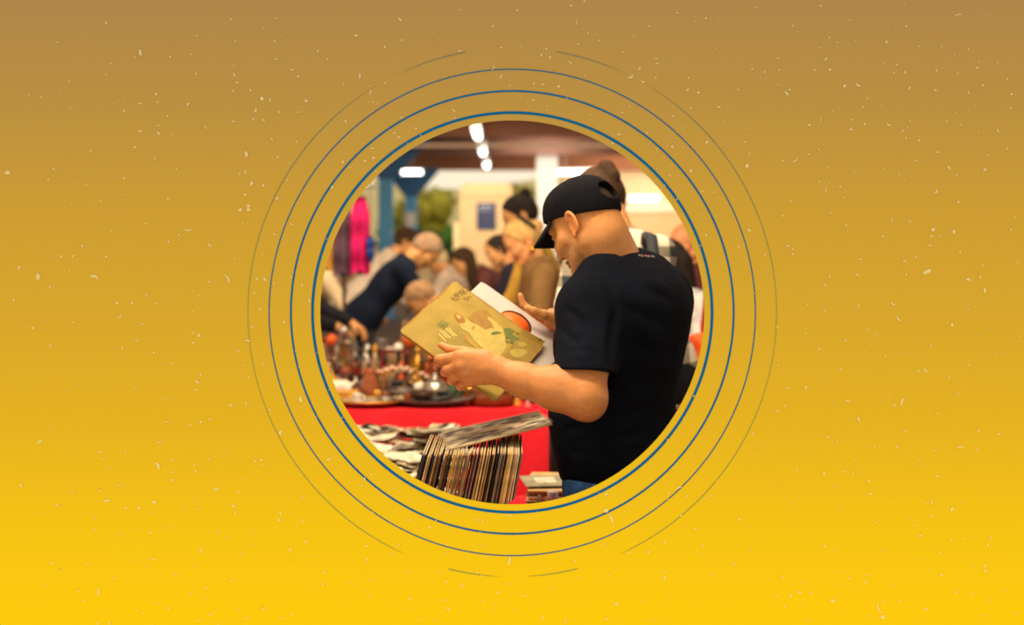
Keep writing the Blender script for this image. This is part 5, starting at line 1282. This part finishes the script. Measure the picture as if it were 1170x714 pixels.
# crumpled red cloths in front of the crate
def crumple(x, y, rx, ry, hh, lab, m, seed):
    V = []; F = []; n = 28; k = 16
    for j in range(k+1):
        t_ = j/k
        for i in range(n):
            a = 2*PI*i/n; q = 1 + 0.16*mnoise.noise(Vector((math.cos(a)*2, math.sin(a)*2, seed + t_*3))) + 0.05*math.sin(7*a + seed)
            rr = math.sqrt(max(0, 1-t_**2.2)); V.append((rx*rr*q*math.cos(a), ry*rr*q*math.sin(a), hh*t_*(1 + 0.12*mnoise.noise(Vector((a, t_*4, seed))))))
    for j in range(k):
        for i in range(n): F.append((j*n+i, j*n+(i+1) % n, (j+1)*n+(i+1) % n, (j+1)*n+i))
    F.append(tuple(reversed(range(n))))
    o = MB().add(V, F, True).build('crumpled_cloth', m, None, (x, y, TZ)); prop(o, lab, 'cloth')
crumple(0.012, 2.985, 0.075, 0.05, 0.228, 'crumpled bright red cloth heaped in front of the crate', REDC, 1.3)
crumple(0.075, 3.20 + 0.36, 0.035, 0.06, 0.12, 'small dark red cloth between the crate and the man', mat('dark_red_cloth', rgb(150, 10, 22), 0.8), 4.1)
# heap of loose prints
r4 = random.Random(21); cards = []
pv = [('cream', rgb(236, 220, 184), rgb(190, 172, 134)), ('white', rgb(246, 238, 220), rgb(222, 210, 184)), ('dark', rgb(196, 180, 146), rgb(44, 44, 44)), ('grey', rgb(206, 196, 172), rgb(116, 112, 100)), ('black', rgb(60, 56, 50), rgb(26, 28, 30)), ('brown', rgb(186, 156, 108), rgb(112, 82, 52))]
cp = []
for k, (nm, c1, c2) in enumerate(pv):
    t = thing('photo_print', '', 'print'); w_, h_ = 0.060 + 0.006*(k % 3), 0.044 + 0.004*(k % 2)
    V = []; F = []; n = 6; cu_ = r4.uniform(0.002, 0.006)
    for j in range(2):
        for i in range(n+1): V.append((-w_ + 2*w_*i/n, -h_ + 2*h_*j, cu_*((2*i/n-1)**2)))
    V += [(a, b, c - 0.0006) for a, b, c in V]
    for i in range(n): F += [(i, i+1, n+2+i, n+1+i), (2*(n+1)+i, 3*(n+1)+i, 3*(n+1)+i+1, 2*(n+1)+i+1)]
    MB().add(V, F, True).build('paper', mat('paper_' + nm, c1, 0.45, var=0.1, nscale=30), t)
    V = []; F = []
    for j in range(2):
        for i in range(n+1): V.append((-w_*0.84 + 1.68*w_*i/n, -h_*0.8 + 1.6*h_*j, cu_*((2*i/n-1)**2)*0.72 + 0.0008))
    for i in range(n): F.append((i, i+1, n+2+i, n+1+i))
    MB().add(V, F, True).build('picture', mat('picture_' + nm, c2, 0.35, var=0.6, nscale=38), t)
    cp.append(t)
used = set(); cnt = 0
for i in range(296):
    y = r4.uniform(3.75, 5.25)
    x = r4.uniform(-0.86, -0.20) if y > 3.9 else r4.uniform(-0.70, -0.35)
    ci = r4.choices(range(6), (30, 44, 10, 10, 5, 5))[0]
    zz = TZ + 0.012 + 0.055*abs(mnoise.noise(Vector((x*3, y*3, 1)))) + r4.uniform(0, 0.03)
    rot = (r4.uniform(-0.12, 0.22), r4.uniform(-0.15, 0.15), r4.uniform(0, PI))
    lab = 'loose %s toned photo print in the heap on the red cloth' % pv[ci][0]
    gr = 'loose %s toned photo prints in the heap' % pv[ci][0]
    if ci in used: dup(cp[ci], (x, y, zz), rot, lab, gr)
    else:
        used.add(ci); cp[ci].location = (x, y, zz); cp[ci].rotation_euler = rot; prop(cp[ci], lab, None, gr)
# ================================================================== bric-a-brac on the red tables
COL = {'black': rgb(26, 23, 24), 'dark brown': rgb(62, 38, 26), 'chestnut': rgb(120, 66, 34), 'terracotta': rgb(150, 80, 46), 'orange': rgb(214, 96, 36), 'dark red': rgb(120, 22, 24), 'cream': rgb(226, 202, 158), 'white': rgb(236, 226, 210), 'brass': rgb(196, 146, 56), 'copper': rgb(176, 98, 56), 'silver': rgb(190, 184, 172), 'grey': rgb(110, 100, 92), 'green': rgb(72, 92, 60), 'navy': rgb(34, 42, 64), 'ochre': rgb(204, 150, 56), 'pink': rgb(206, 140, 130)}
def gm(c):
    if c in ('brass', 'copper', 'silver'): return mat('metal_' + c, COL[c], 0.28, metal=0.75, var=0.2, nscale=14)
    return mat('glaze_' + c.replace(' ', '_'), COL[c], 0.35, var=0.22, nscale=14)
def pot(profile, n=26): return MB().lathe(profile, n)
def shell(prof_out, th=0.004):
    """open vessel: outer profile up, inner profile down"""
    inn = [(max(0.001, r-th), z + (th if i == 0 else 0)) for i, (r, z) in enumerate(prof_out)]
    return MB().lathe(prof_out + inn[::-1], 26, closed=True)
def k_vase(t, m, s): shell([(0.03*s, 0), (0.045*s, 0.02*s), (0.062*s, 0.08*s), (0.05*s, 0.14*s), (0.024*s, 0.18*s), (0.022*s, 0.21*s), (0.034*s, 0.235*s)]).build('vase_body', m, t)
def k_bottle_vase(t, m, s): shell([(0.03*s, 0), (0.04*s, 0.03*s), (0.04*s, 0.12*s), (0.016*s, 0.17*s), (0.013*s, 0.25*s), (0.018*s, 0.27*s)], 0.003).build('vase_body', m, t)
def k_bowl(t, m, s):
    shell([(0.03*s, 0), (0.032*s, 0.012*s), (0.065*s, 0.035*s), (0.085*s, 0.07*s)]).build('bowl_body', m, t)
def k_plate(t, m, s): shell([(0.05*s, 0), (0.075*s, 0.004*s), (0.10*s, 0.014*s), (0.115*s, 0.018*s)], 0.004).build('plate_body', m, t)
def k_jug(t, m, s):
    shell([(0.035*s, 0), (0.052*s, 0.03*s), (0.055*s, 0.09*s), (0.036*s, 0.15*s), (0.034*s, 0.17*s), (0.044*s, 0.19*s)]).build('jug_body', m, t)
    MB().tube([(0.036*s, 0, 0.165*s), (0.075*s, 0, 0.165*s), (0.088*s, 0, 0.12*s), (0.078*s, 0, 0.075*s), (0.053*s, 0, 0.06*s)], 0.007*s, 8).build('handle', m, t)
def k_candlestick(t, m, s): pot([(0.045*s, 0), (0.045*s, 0.01*s), (0.016*s, 0.025*s), (0.010*s, 0.06*s), (0.017*s, 0.08*s), (0.009*s, 0.10*s), (0.009*s, 0.19*s), (0.022*s, 0.205*s), (0.024*s, 0.215*s), (0.012*s, 0.22*s), (0.012*s, 0.245*s)], 18).build('stem', m, t)
def k_goblet(t, m, s): shell([(0.036*s, 0), (0.034*s, 0.006*s), (0.008*s, 0.02*s), (0.008*s, 0.07*s), (0.03*s, 0.09*s), (0.04*s, 0.13*s), (0.038*s, 0.16*s)], 0.003).build('cup', m, t)
def k_teapot(t, m, s):
    pot([(0.04*s, 0), (0.065*s, 0.025*s), (0.07*s, 0.06*s), (0.05*s, 0.10*s), (0.03*s, 0.11*s)]).build('pot_body', m, t)
    MB().lathe([(0.032*s, 0.111*s), (0.026*s, 0.122*s), (0.008*s, 0.128*s), (0.012*s, 0.14*s), (0.004*s, 0.15*s)], 18).build('lid', m, t)
    MB().tube([(0.06*s, 0, 0.045*s), (0.095*s, 0, 0.065*s), (0.11*s, 0, 0.105*s)], [0.016*s, 0.011*s, 0.008*s], 8).build('spout', m, t)
    MB().tube([(-0.05*s, 0, 0.095*s), (-0.095*s, 0, 0.095*s), (-0.10*s, 0, 0.05*s), (-0.065*s, 0, 0.035*s)], 0.007*s, 8).build('handle', m, t)
def k_lidded(t, m, s):
    pot([(0.085*s, 0), (0.10*s, 0.012*s), (0.105*s, 0.05*s), (0.10*s, 0.058*s)]).build('pot_body', m, t)
    MB().lathe([(0.104*s, 0.060*s), (0.09*s, 0.074*s), (0.04*s, 0.092*s), (0.012*s, 0.096*s), (0.018*s, 0.108*s), (0.006*s, 0.118*s)], 24).build('lid', m, t)
def k_figurine(t, m, s):
    S = SDF(); S.cone((0, 0, 0.012*s), (0, 0, 0.08*s), 0.030*s, 0.020*s, k=0.01*s); S.ell((0, 0, 0.115*s), (0.024*s, 0.017*s, 0.03*s), k=0.012*s); S.cone((0, 0, 0.14*s), (0, 0, 0.155*s), 0.008*s, k=0.008*s); S.ell((0, 0, 0.172*s), (0.014*s, 0.015*s, 0.018*s), k=0.006*s)
    for e in (-1, 1): S.chain([(e*0.022*s, 0, 0.132*s), (e*0.034*s, -0.01*s, 0.10*s), (e*0.014*s, -0.024*s, 0.095*s)], [0.008*s, 0.007*s, 0.006*s], k=0.005*s)
    link('figure', S.mesh('figure', 0.0045*s), m, t)
    MB().lathe([(0.036*s, 0), (0.036*s, 0.010*s), (0.03*s, 0.014*s)], 20).build('plinth', m, t)
def k_animal(t, m, s):
    S = SDF(); S.ell((0, 0, 0.055*s), (0.055*s, 0.027*s, 0.03*s), k=0.01*s); S.ell((-0.058*s, 0, 0.075*s), (0.024*s, 0.019*s, 0.021*s), k=0.012*s); S.cone((-0.075*s, 0, 0.07*s), (-0.09*s, 0, 0.066*s), 0.010*s, k=0.006*s)
    for x in (-0.035, 0.035):
        for e in (-1, 1): S.cone((x*s, e*0.015*s, 0.045*s), (x*s, e*0.016*s, 0.006*s), 0.011*s, 0.008*s, k=0.006*s)
    for e in (-1, 1): S.cone((-0.052*s, e*0.012*s, 0.09*s), (-0.048*s, e*0.017*s, 0.106*s), 0.006*s, 0.003*s, k=0.004*s)
    S.chain([(0.055*s, 0, 0.065*s), (0.07*s, 0, 0.08*s), (0.066*s, 0, 0.095*s)], [0.006*s, 0.005*s, 0.003*s], k=0.004*s)
    link('figure', S.mesh('figure', 0.0045*s), m, t)
def k_box(t, m, s):
    MB().box((-0.07*s, -0.05*s, 0), (0.07*s, 0.05*s, 0.055*s), bev=0.004*s).build('box_body', m, t)
    MB().box((-0.073*s, -0.053*s, 0.057*s), (0.073*s, 0.053*s, 0.078*s), bev=0.008*s).build('lid', m, t)
    MB().box((-0.008*s, -0.058*s, 0.045*s), (0.008*s, -0.052*s, 0.066*s)).build('clasp', gm('brass'), t)
def k_clock(t, m, s):
    mb = MB(); pts = [(-0.065*s, 0), (0.065*s, 0), (0.065*s, 0.09*s)] + [(0.06*s*math.cos(a), 0.10*s + 0.055*s*math.sin(a)) for a in np.linspace(0.1, PI-0.1, 9)] + [(-0.065*s, 0.09*s)]
    n = len(pts); mb.add([(x, -0.03*s, z) for x, z in pts] + [(x, 0.03*s, z) for x, z in pts], [tuple(range(n)), tuple(range(2*n-1, n-1, -1))] + [(i, n+i, n+(i+1) % n, (i+1) % n) for i in range(n)]); mb.build('case', m, t)
    M_ = Matrix.Translation((0, -0.031*s, 0.09*s)) @ Matrix.Rotation(PI/2, 4, 'X')
    f_ = MB().lathe([(0.042*s, 0), (0.042*s, 0.004*s)], 24, M_).build('dial', gm('cream'), t)
    MB().box((-0.002*s, -0.037*s, 0.09*s), (0.002*s, -0.0355*s, 0.122*s)).build('hand', gm('black'), f_); MB().box((0, -0.037*s, 0.088*s), (0.022*s, -0.0355*s, 0.092*s)).build('hand', gm('black'), f_)
def k_lamp(t, m, s):
    MB().lathe([(0.05*s, 0), (0.05*s, 0.012*s), (0.02*s, 0.03*s), (0.035*s, 0.07*s), (0.04*s, 0.10*s), (0.018*s, 0.13*s), (0.012*s, 0.15*s)], 20).build('lamp_base', m, t)
    MB().lathe([(0.022*s, 0.15*s), (0.036*s, 0.19*s), (0.024*s, 0.25*s), (0.018*s, 0.31*s)], 20).build('chimney', mat('smoky_glass', rgb(180, 150, 110), 0.1, var=0, trans=0.5), t)
def k_frame(t, m, s):
    for (a, b) in (((-0.08, 0), (0.08, 0.018)), ((-0.08, 0.192), (0.08, 0.21)), ((-0.08, 0.018), (-0.062, 0.192)), ((0.062, 0.018), (0.08, 0.192))):
        MB().box((a[0]*s, -0.008*s, a[1]*s), (b[0]*s, 0.008*s, b[1]*s), bev=0.002*s).build('frame_bar', m, t)
    MB().box((-0.064*s, -0.002*s, 0.016*s), (0.064*s, 0.004*s, 0.194*s)).build('picture', mat('sepia_picture', rgb(150, 120, 84), 0.5, var=0.6, nscale=24), t)
    MB().box((-0.01*s, 0.006*s, 0.0), (0.01*s, 0.07*s, 0.006*s)).build('stand', m, t)
def k_books(t, m, s):
    MB().box((-0.06*s, -0.085*s, 0), (0.06*s, 0.085*s, 0.003*s)).build('cover', m, t); MB().box((-0.06*s, -0.085*s, 0.036*s), (0.06*s, 0.085*s, 0.039*s)).build('cover', m, t)
    MB().box((-0.056*s, -0.08*s, 0.003*s), (0.06*s, 0.08*s, 0.036*s)).build('pages', gm('cream'), t); MB().box((-0.063*s, -0.085*s, 0), (-0.058*s, 0.085*s, 0.039*s)).build('spine', m, t)
def k_bell(t, m, s):
    shell([(0.05*s, 0), (0.044*s, 0.012*s), (0.034*s, 0.05*s), (0.02*s, 0.08*s), (0.006*s, 0.088*s)], 0.003).build('bell_body', m, t)
    MB().lathe([(0.008*s, 0.088*s), (0.012*s, 0.11*s), (0.007*s, 0.14*s), (0.012*s, 0.155*s)], 14).build('handle', m, t)
def k_mug(t, m, s):
    shell([(0.034*s, 0), (0.04*s, 0.01*s), (0.04*s, 0.085*s), (0.042*s, 0.09*s)]).build('mug_body', m, t)
    MB().tube([(0.038*s, 0, 0.075*s), (0.066*s, 0, 0.07*s), (0.066*s, 0, 0.03*s), (0.038*s, 0, 0.02*s)], 0.006*s, 8).build('handle', m, t)
def k_basket(t, m, s):
    shell([(0.06*s, 0), (0.075*s, 0.05*s), (0.085*s, 0.075*s)], 0.006).build('basket_body', m, t)
    MB().tube([(0.082*s*math.cos(a), 0, 0.07*s + 0.11*s*math.sin(a)) for a in np.linspace(0, PI, 13)], 0.006*s, 8).build('handle', m, t)
def k_horn(t, m, s):
    MB().tube([(-0.10*s, 0, 0.022*s), (-0.03*s, 0, 0.03*s), (0.05*s, 0.0, 0.045*s), (0.10*s, 0, 0.09*s)], [0.026*s, 0.022*s, 0.014*s, 0.004*s], 12).build('horn', m, t)
KINDS = {'vase': (k_vase, 'vase'), 'bottle vase': (k_bottle_vase, 'vase'), 'bowl': (k_bowl, 'bowl'), 'plate': (k_plate, 'plate'), 'jug': (k_jug, 'jug'), 'candlestick': (k_candlestick, 'candlestick'), 'goblet': (k_goblet, 'goblet'), 'teapot': (k_teapot, 'teapot'), 'lidded pot': (k_lidded, 'pot'), 'figurine': (k_figurine, 'figurine'), 'animal figurine': (k_animal, 'figurine'), 'box': (k_box, 'box'), 'mantel clock': (k_clock, 'clock'), 'oil lamp': (k_lamp, 'lamp'), 'picture frame': (k_frame, 'picture frame'), 'book': (k_books, 'book'), 'hand bell': (k_bell, 'bell'), 'mug': (k_mug, 'mug'), 'basket': (k_basket, 'basket'), 'horn': (k_horn, 'horn')}
USED = set()
def good(kind, colr, x, y, s=1.0, rz=0.0, where='on the bric-a-brac table', z=None, tilt=0.0):
    fn, cat = KINDS[kind]; lab = '%s %s %s' % (colr, kind, where)
    assert lab not in USED, lab
    USED.add(lab)
    t = thing(kind.replace(' ', '_'), lab, cat, (x, y, RZ if z is None else z), rz)
    fn(t, gm(colr), s); t.rotation_euler = (tilt, 0, rz); return t
def gp(kind, colr, px, d, s, rz=0.0, where='on the bric-a-brac table', z=None, tilt=0.0):
    return good(kind, colr, (px-585)*d/FPX, d, s, rz, where, z, tilt)
FR = 'at the front edge of the red bric-a-brac table'
# front edge, left to right
def tray(px, d, rx, ry, lab, c, parts):
    t = thing('tray', lab, 'tray', ((px-585)*d/FPX, d, RZ))
    M_ = Matrix.Diagonal((rx/0.115, ry/0.115, 1.3, 1))
    V = []; mb = MB(); prof = [(0.05, 0), (0.08, 0.004), (0.104, 0.016), (0.115, 0.02)]
    inn = [(max(0.001, r-.003), z + .003) for r, z in prof]
    mb.lathe(prof + inn[::-1], 36, M_); mb.build('tray_body', gm(c), t)
    MB().tube([(rx*math.cos(a), ry*math.sin(a), 0.027) for a in np.linspace(0, 2*PI, 41)], 0.005, 6, cap=False).build('rim', gm(parts), t)
    return t
tray(421, 5.87, 0.155, 0.105, 'round silver tray with glass pieces, at the front left of the red table', 'silver', 'brass')
tray(494, 5.90, 0.185, 0.12, 'oval grey tray with dark brown rim, at the front middle of the red table', 'grey', 'dark brown')
for (px, d, k_, c, s_) in ((408, 5.84, 'mug', 'white', .55), (431, 5.82, 'goblet', 'ochre', .42), (440, 5.86, 'bowl', 'silver', .45)):
    if c: gp(k_, c, px, d, s_, 0.4, 'standing in the round silver tray', RZ + 0.012)
gp('bowl', 'dark brown', 482, 5.90, .75, 0, 'inside the oval grey tray', RZ + 0.012); gp('horn', 'black', 507, 5.86, .7, .3, 'inside the oval grey tray', RZ + 0.012); gp('mug', 'terracotta', 466, 5.87, .5, 1, 'inside the oval grey tray', RZ + 0.012)
gp('lidded pot', 'chestnut', 561, 5.93, 1.08, 0, FR); gp('figurine', 'ochre', 591, 5.90, .55, .4, FR); gp('animal figurine', 'navy', 583, 5.97, .6, 2.4, FR); gp('horn', 'dark brown', 528, 5.84, .8, .1, FR); gp('figurine', 'pink', 603, 5.86, .4, .4, FR)
MID = 'in the middle of the red bric-a-brac table'
gp('animal figurine', 'white', 388, 6.10, 1.15, .2, MID); gp('box', 'ochre', 396, 5.98, .78, .1, MID); gp('jug', 'terracotta', 423, 6.04, .82, .2, MID); gp('lidded pot', 'dark brown', 440, 6.10, .72, 0, MID); gp('mug', 'terracotta', 440, 5.98, .55, 2.6, MID)
gp('basket', 'grey', 459, 6.06, .8, .4, MID); gp('figurine', 'brass', 475, 6.12, .82, .2, MID); gp('box', 'cream', 456, 5.97, .4, .5, MID); gp('goblet', 'white', 478, 6.02, .55, 0, MID); gp('teapot', 'silver', 497, 6.08, .9, .4, MID); gp('bowl', 'black', 514, 6.02, .8, 0, MID); gp('jug', 'green', 520, 6.00, .72, .4, MID); gp('bowl', 'chestnut', 557, 6.12, 1.0, 0, MID); gp('teapot', 'brass', 538, 6.14, .7, 2.2, MID); gp('plate', 'white', 505, 6.22, .8, 0, MID); gp('horn', 'grey', 485, 5.97, .7, 2.7, MID); gp('bowl', 'ochre', 575, 6.08, .6, 0, MID); gp('box', 'dark red', 592, 6.12, .8, .3, MID); gp('vase', 'cream', 606, 6.2, .7, 0, MID); gp('mug', 'navy', 606, 6.0, .8, 0, MID)
# string of pale beads draped over the goods
t = thing('bead_necklace', 'string of pale beads lying in a curve across the bric-a-brac', 'necklace', ((455-585)*6.2/FPX, 6.2, RZ))
for i, a in enumerate(np.linspace(0, PI, 26)):
    x = -0.15 + 0.30*i/25; z = 0.10 + 0.045*math.sin(a) + 0.006*math.sin(i*2.0)
    MB().ball((x, -0.02*math.sin(a), z), 0.0105, 8, 6).build('bead', gm('pink' if i % 2 else 'cream'), t)
gp('book', 'dark brown', 449, 6.22, .9, 1.2, MID); gp('box', 'black', 462, 6.24, 1.1, .1, MID)
# behind: rows of taller and darker things
rows = [(6.26, 1.0, 'in the second row of the bric-a-brac'), (6.40, 1.0, 'in the third row of the bric-a-brac'), (6.54, 1.15, 'at the back edge of the front bric-a-brac table'), (6.80, 1.15, 'in the first row on the rear bric-a-brac table'), (7.02, 1.25, 'in the second row on the rear bric-a-brac table'), (7.24, 1.5, 'in the third row on the rear bric-a-brac table'), (7.46, 1.75, 'in the last row on the rear bric-a-brac table')]
seq = ['vase', 'jug', 'figurine', 'candlestick', 'lidded pot', 'teapot', 'mantel clock', 'bottle vase', 'oil lamp', 'picture frame', 'box', 'goblet', 'hand bell', 'animal figurine', 'basket', 'mug', 'bowl', 'book']
wts = {'black': 12, 'dark brown': 12, 'chestnut': 7, 'terracotta': 4, 'orange': 2, 'dark red': 5, 'cream': 3, 'white': 2, 'brass': 5, 'copper': 5, 'silver': 3, 'grey': 4, 'green': 1, 'navy': 3, 'ochre': 2}
r5 = random.Random(33)
for ri, (d, sc_, wh) in enumerate(rows):
    px = 352 + r5.uniform(0, 14)
    end = 612 if ri < 3 else 560
    while px < end:
        for _ in range(200):
            k_ = r5.choice(seq); c_ = r5.choices(list(wts), list(wts.values()))[0]
            if '%s %s %s' % (c_, k_, wh) not in USED and not (ri > 2 and k_ in ('bowl', 'book', 'mug') and r5.random() < .7): break
        x = (px-585)*d/FPX
        good(k_, c_, x, d + r5.uniform(-0.04, 0.04), sc_*r5.uniform(0.52, 0.80), r5.uniform(-1.2, 1.2), wh)
        px += r5.uniform(13, 19)
# a few bright round things among them
for (px, py, d, r_, c_, lab) in ((468, 388, 6.98, .042, 'orange', 'bright orange ball among the dark goods on the rear table'), (455, 397, 6.7, .026, 'white', 'small white ball among the dark goods'), (379, 388, 6.9, .032, 'orange', 'small orange ball at the left among the dark goods'), (393, 378, 7.1, .03, 'silver', 'shiny silver ball at the left among the dark goods')):
    p = P(px, py, d); hh = p.z - RZ
    t = thing('ball_ornament', lab, 'ornament', (p.x, p.y, RZ))
    MB().ball((0, 0, hh), r_, 16, 10).build('ball', gm(c_), t); MB().lathe([(0.03, 0), (0.028, 0.006), (0.008, 0.02), (0.008, max(0.03, hh - r_*0.8)), (0.016, max(0.035, hh - r_*0.85))], 14).build('stand', gm('brass'), t)
# ================================================================== added fill lights without fixtures
def area(name, loc, tgt, sx, sy, power, col):
    l = bpy.data.lights.new(name, 'AREA'); l.shape = 'RECTANGLE'; l.size = sx; l.size_y = sy; l.energy = power; l.color = col
    o = bpy.data.objects.new(name, l); C.objects.link(o); o.location = loc
    z = (Vector(loc) - Vector(tgt)).normalized(); x = (Vector((1, 0, 0)) - z*z.x).normalized(); y = z.cross(x)   # long side across the hall
    o.rotation_euler = Matrix((x, y, z)).transposed().to_euler(); return o
WARM = (1.0, 0.80, 0.54)
area('stall_fill', (-0.20, 2.98, 2.75), (0.1, 3.45, 1.2), 1.4, 0.22, 38, WARM)  # added soft light above the man, no fixture there
area('hall_fill', (-0.1, 4.4, 3.1), (-0.2, 4.4, 0.7), 1.5, 0.5, 42, WARM)  # unseen light added over the loose prints
area('hall_fill', (-0.5, 5.0, 3.1), (-0.5, 6.9, 0.7), 2.4, 0.5, 85, WARM)  # added to brighten the bric-a-brac tables, no fixture
area('hall_fill', (-0.5, 8.0, 3.1), (-0.4, 11.5, 1.0), 3.0, 0.5, 120, WARM)  # added fill for the near side of the crowd
area('hall_fill', (-0.8, 13.5, 3.1), (-0.8, 19, 1.2), 3.0, 0.5, 100, WARM)  # added fill for the kiosk and the people before it
area('ceiling_fill', (0.0, 15.0, 2.9), (0.0, 22, 3.6), 4.0, 0.4, 80, (1.0, 0.80, 0.66))  # added to lift the brown ceiling, no such fixture
area('hall_fill', (4.0, 26.5, 3.2), (4.0, 31, 1.6), 4.0, 0.6, 200, (1.0, 0.80, 0.56))  # added to brighten the peach back wall
area('hall_fill', (0.7, 23.4, 3.2), (0.72, 25.4, 1.6), 0.6, 0.4, 40, (1.0, 0.90, 0.76))  # added to brighten the white pillar alone
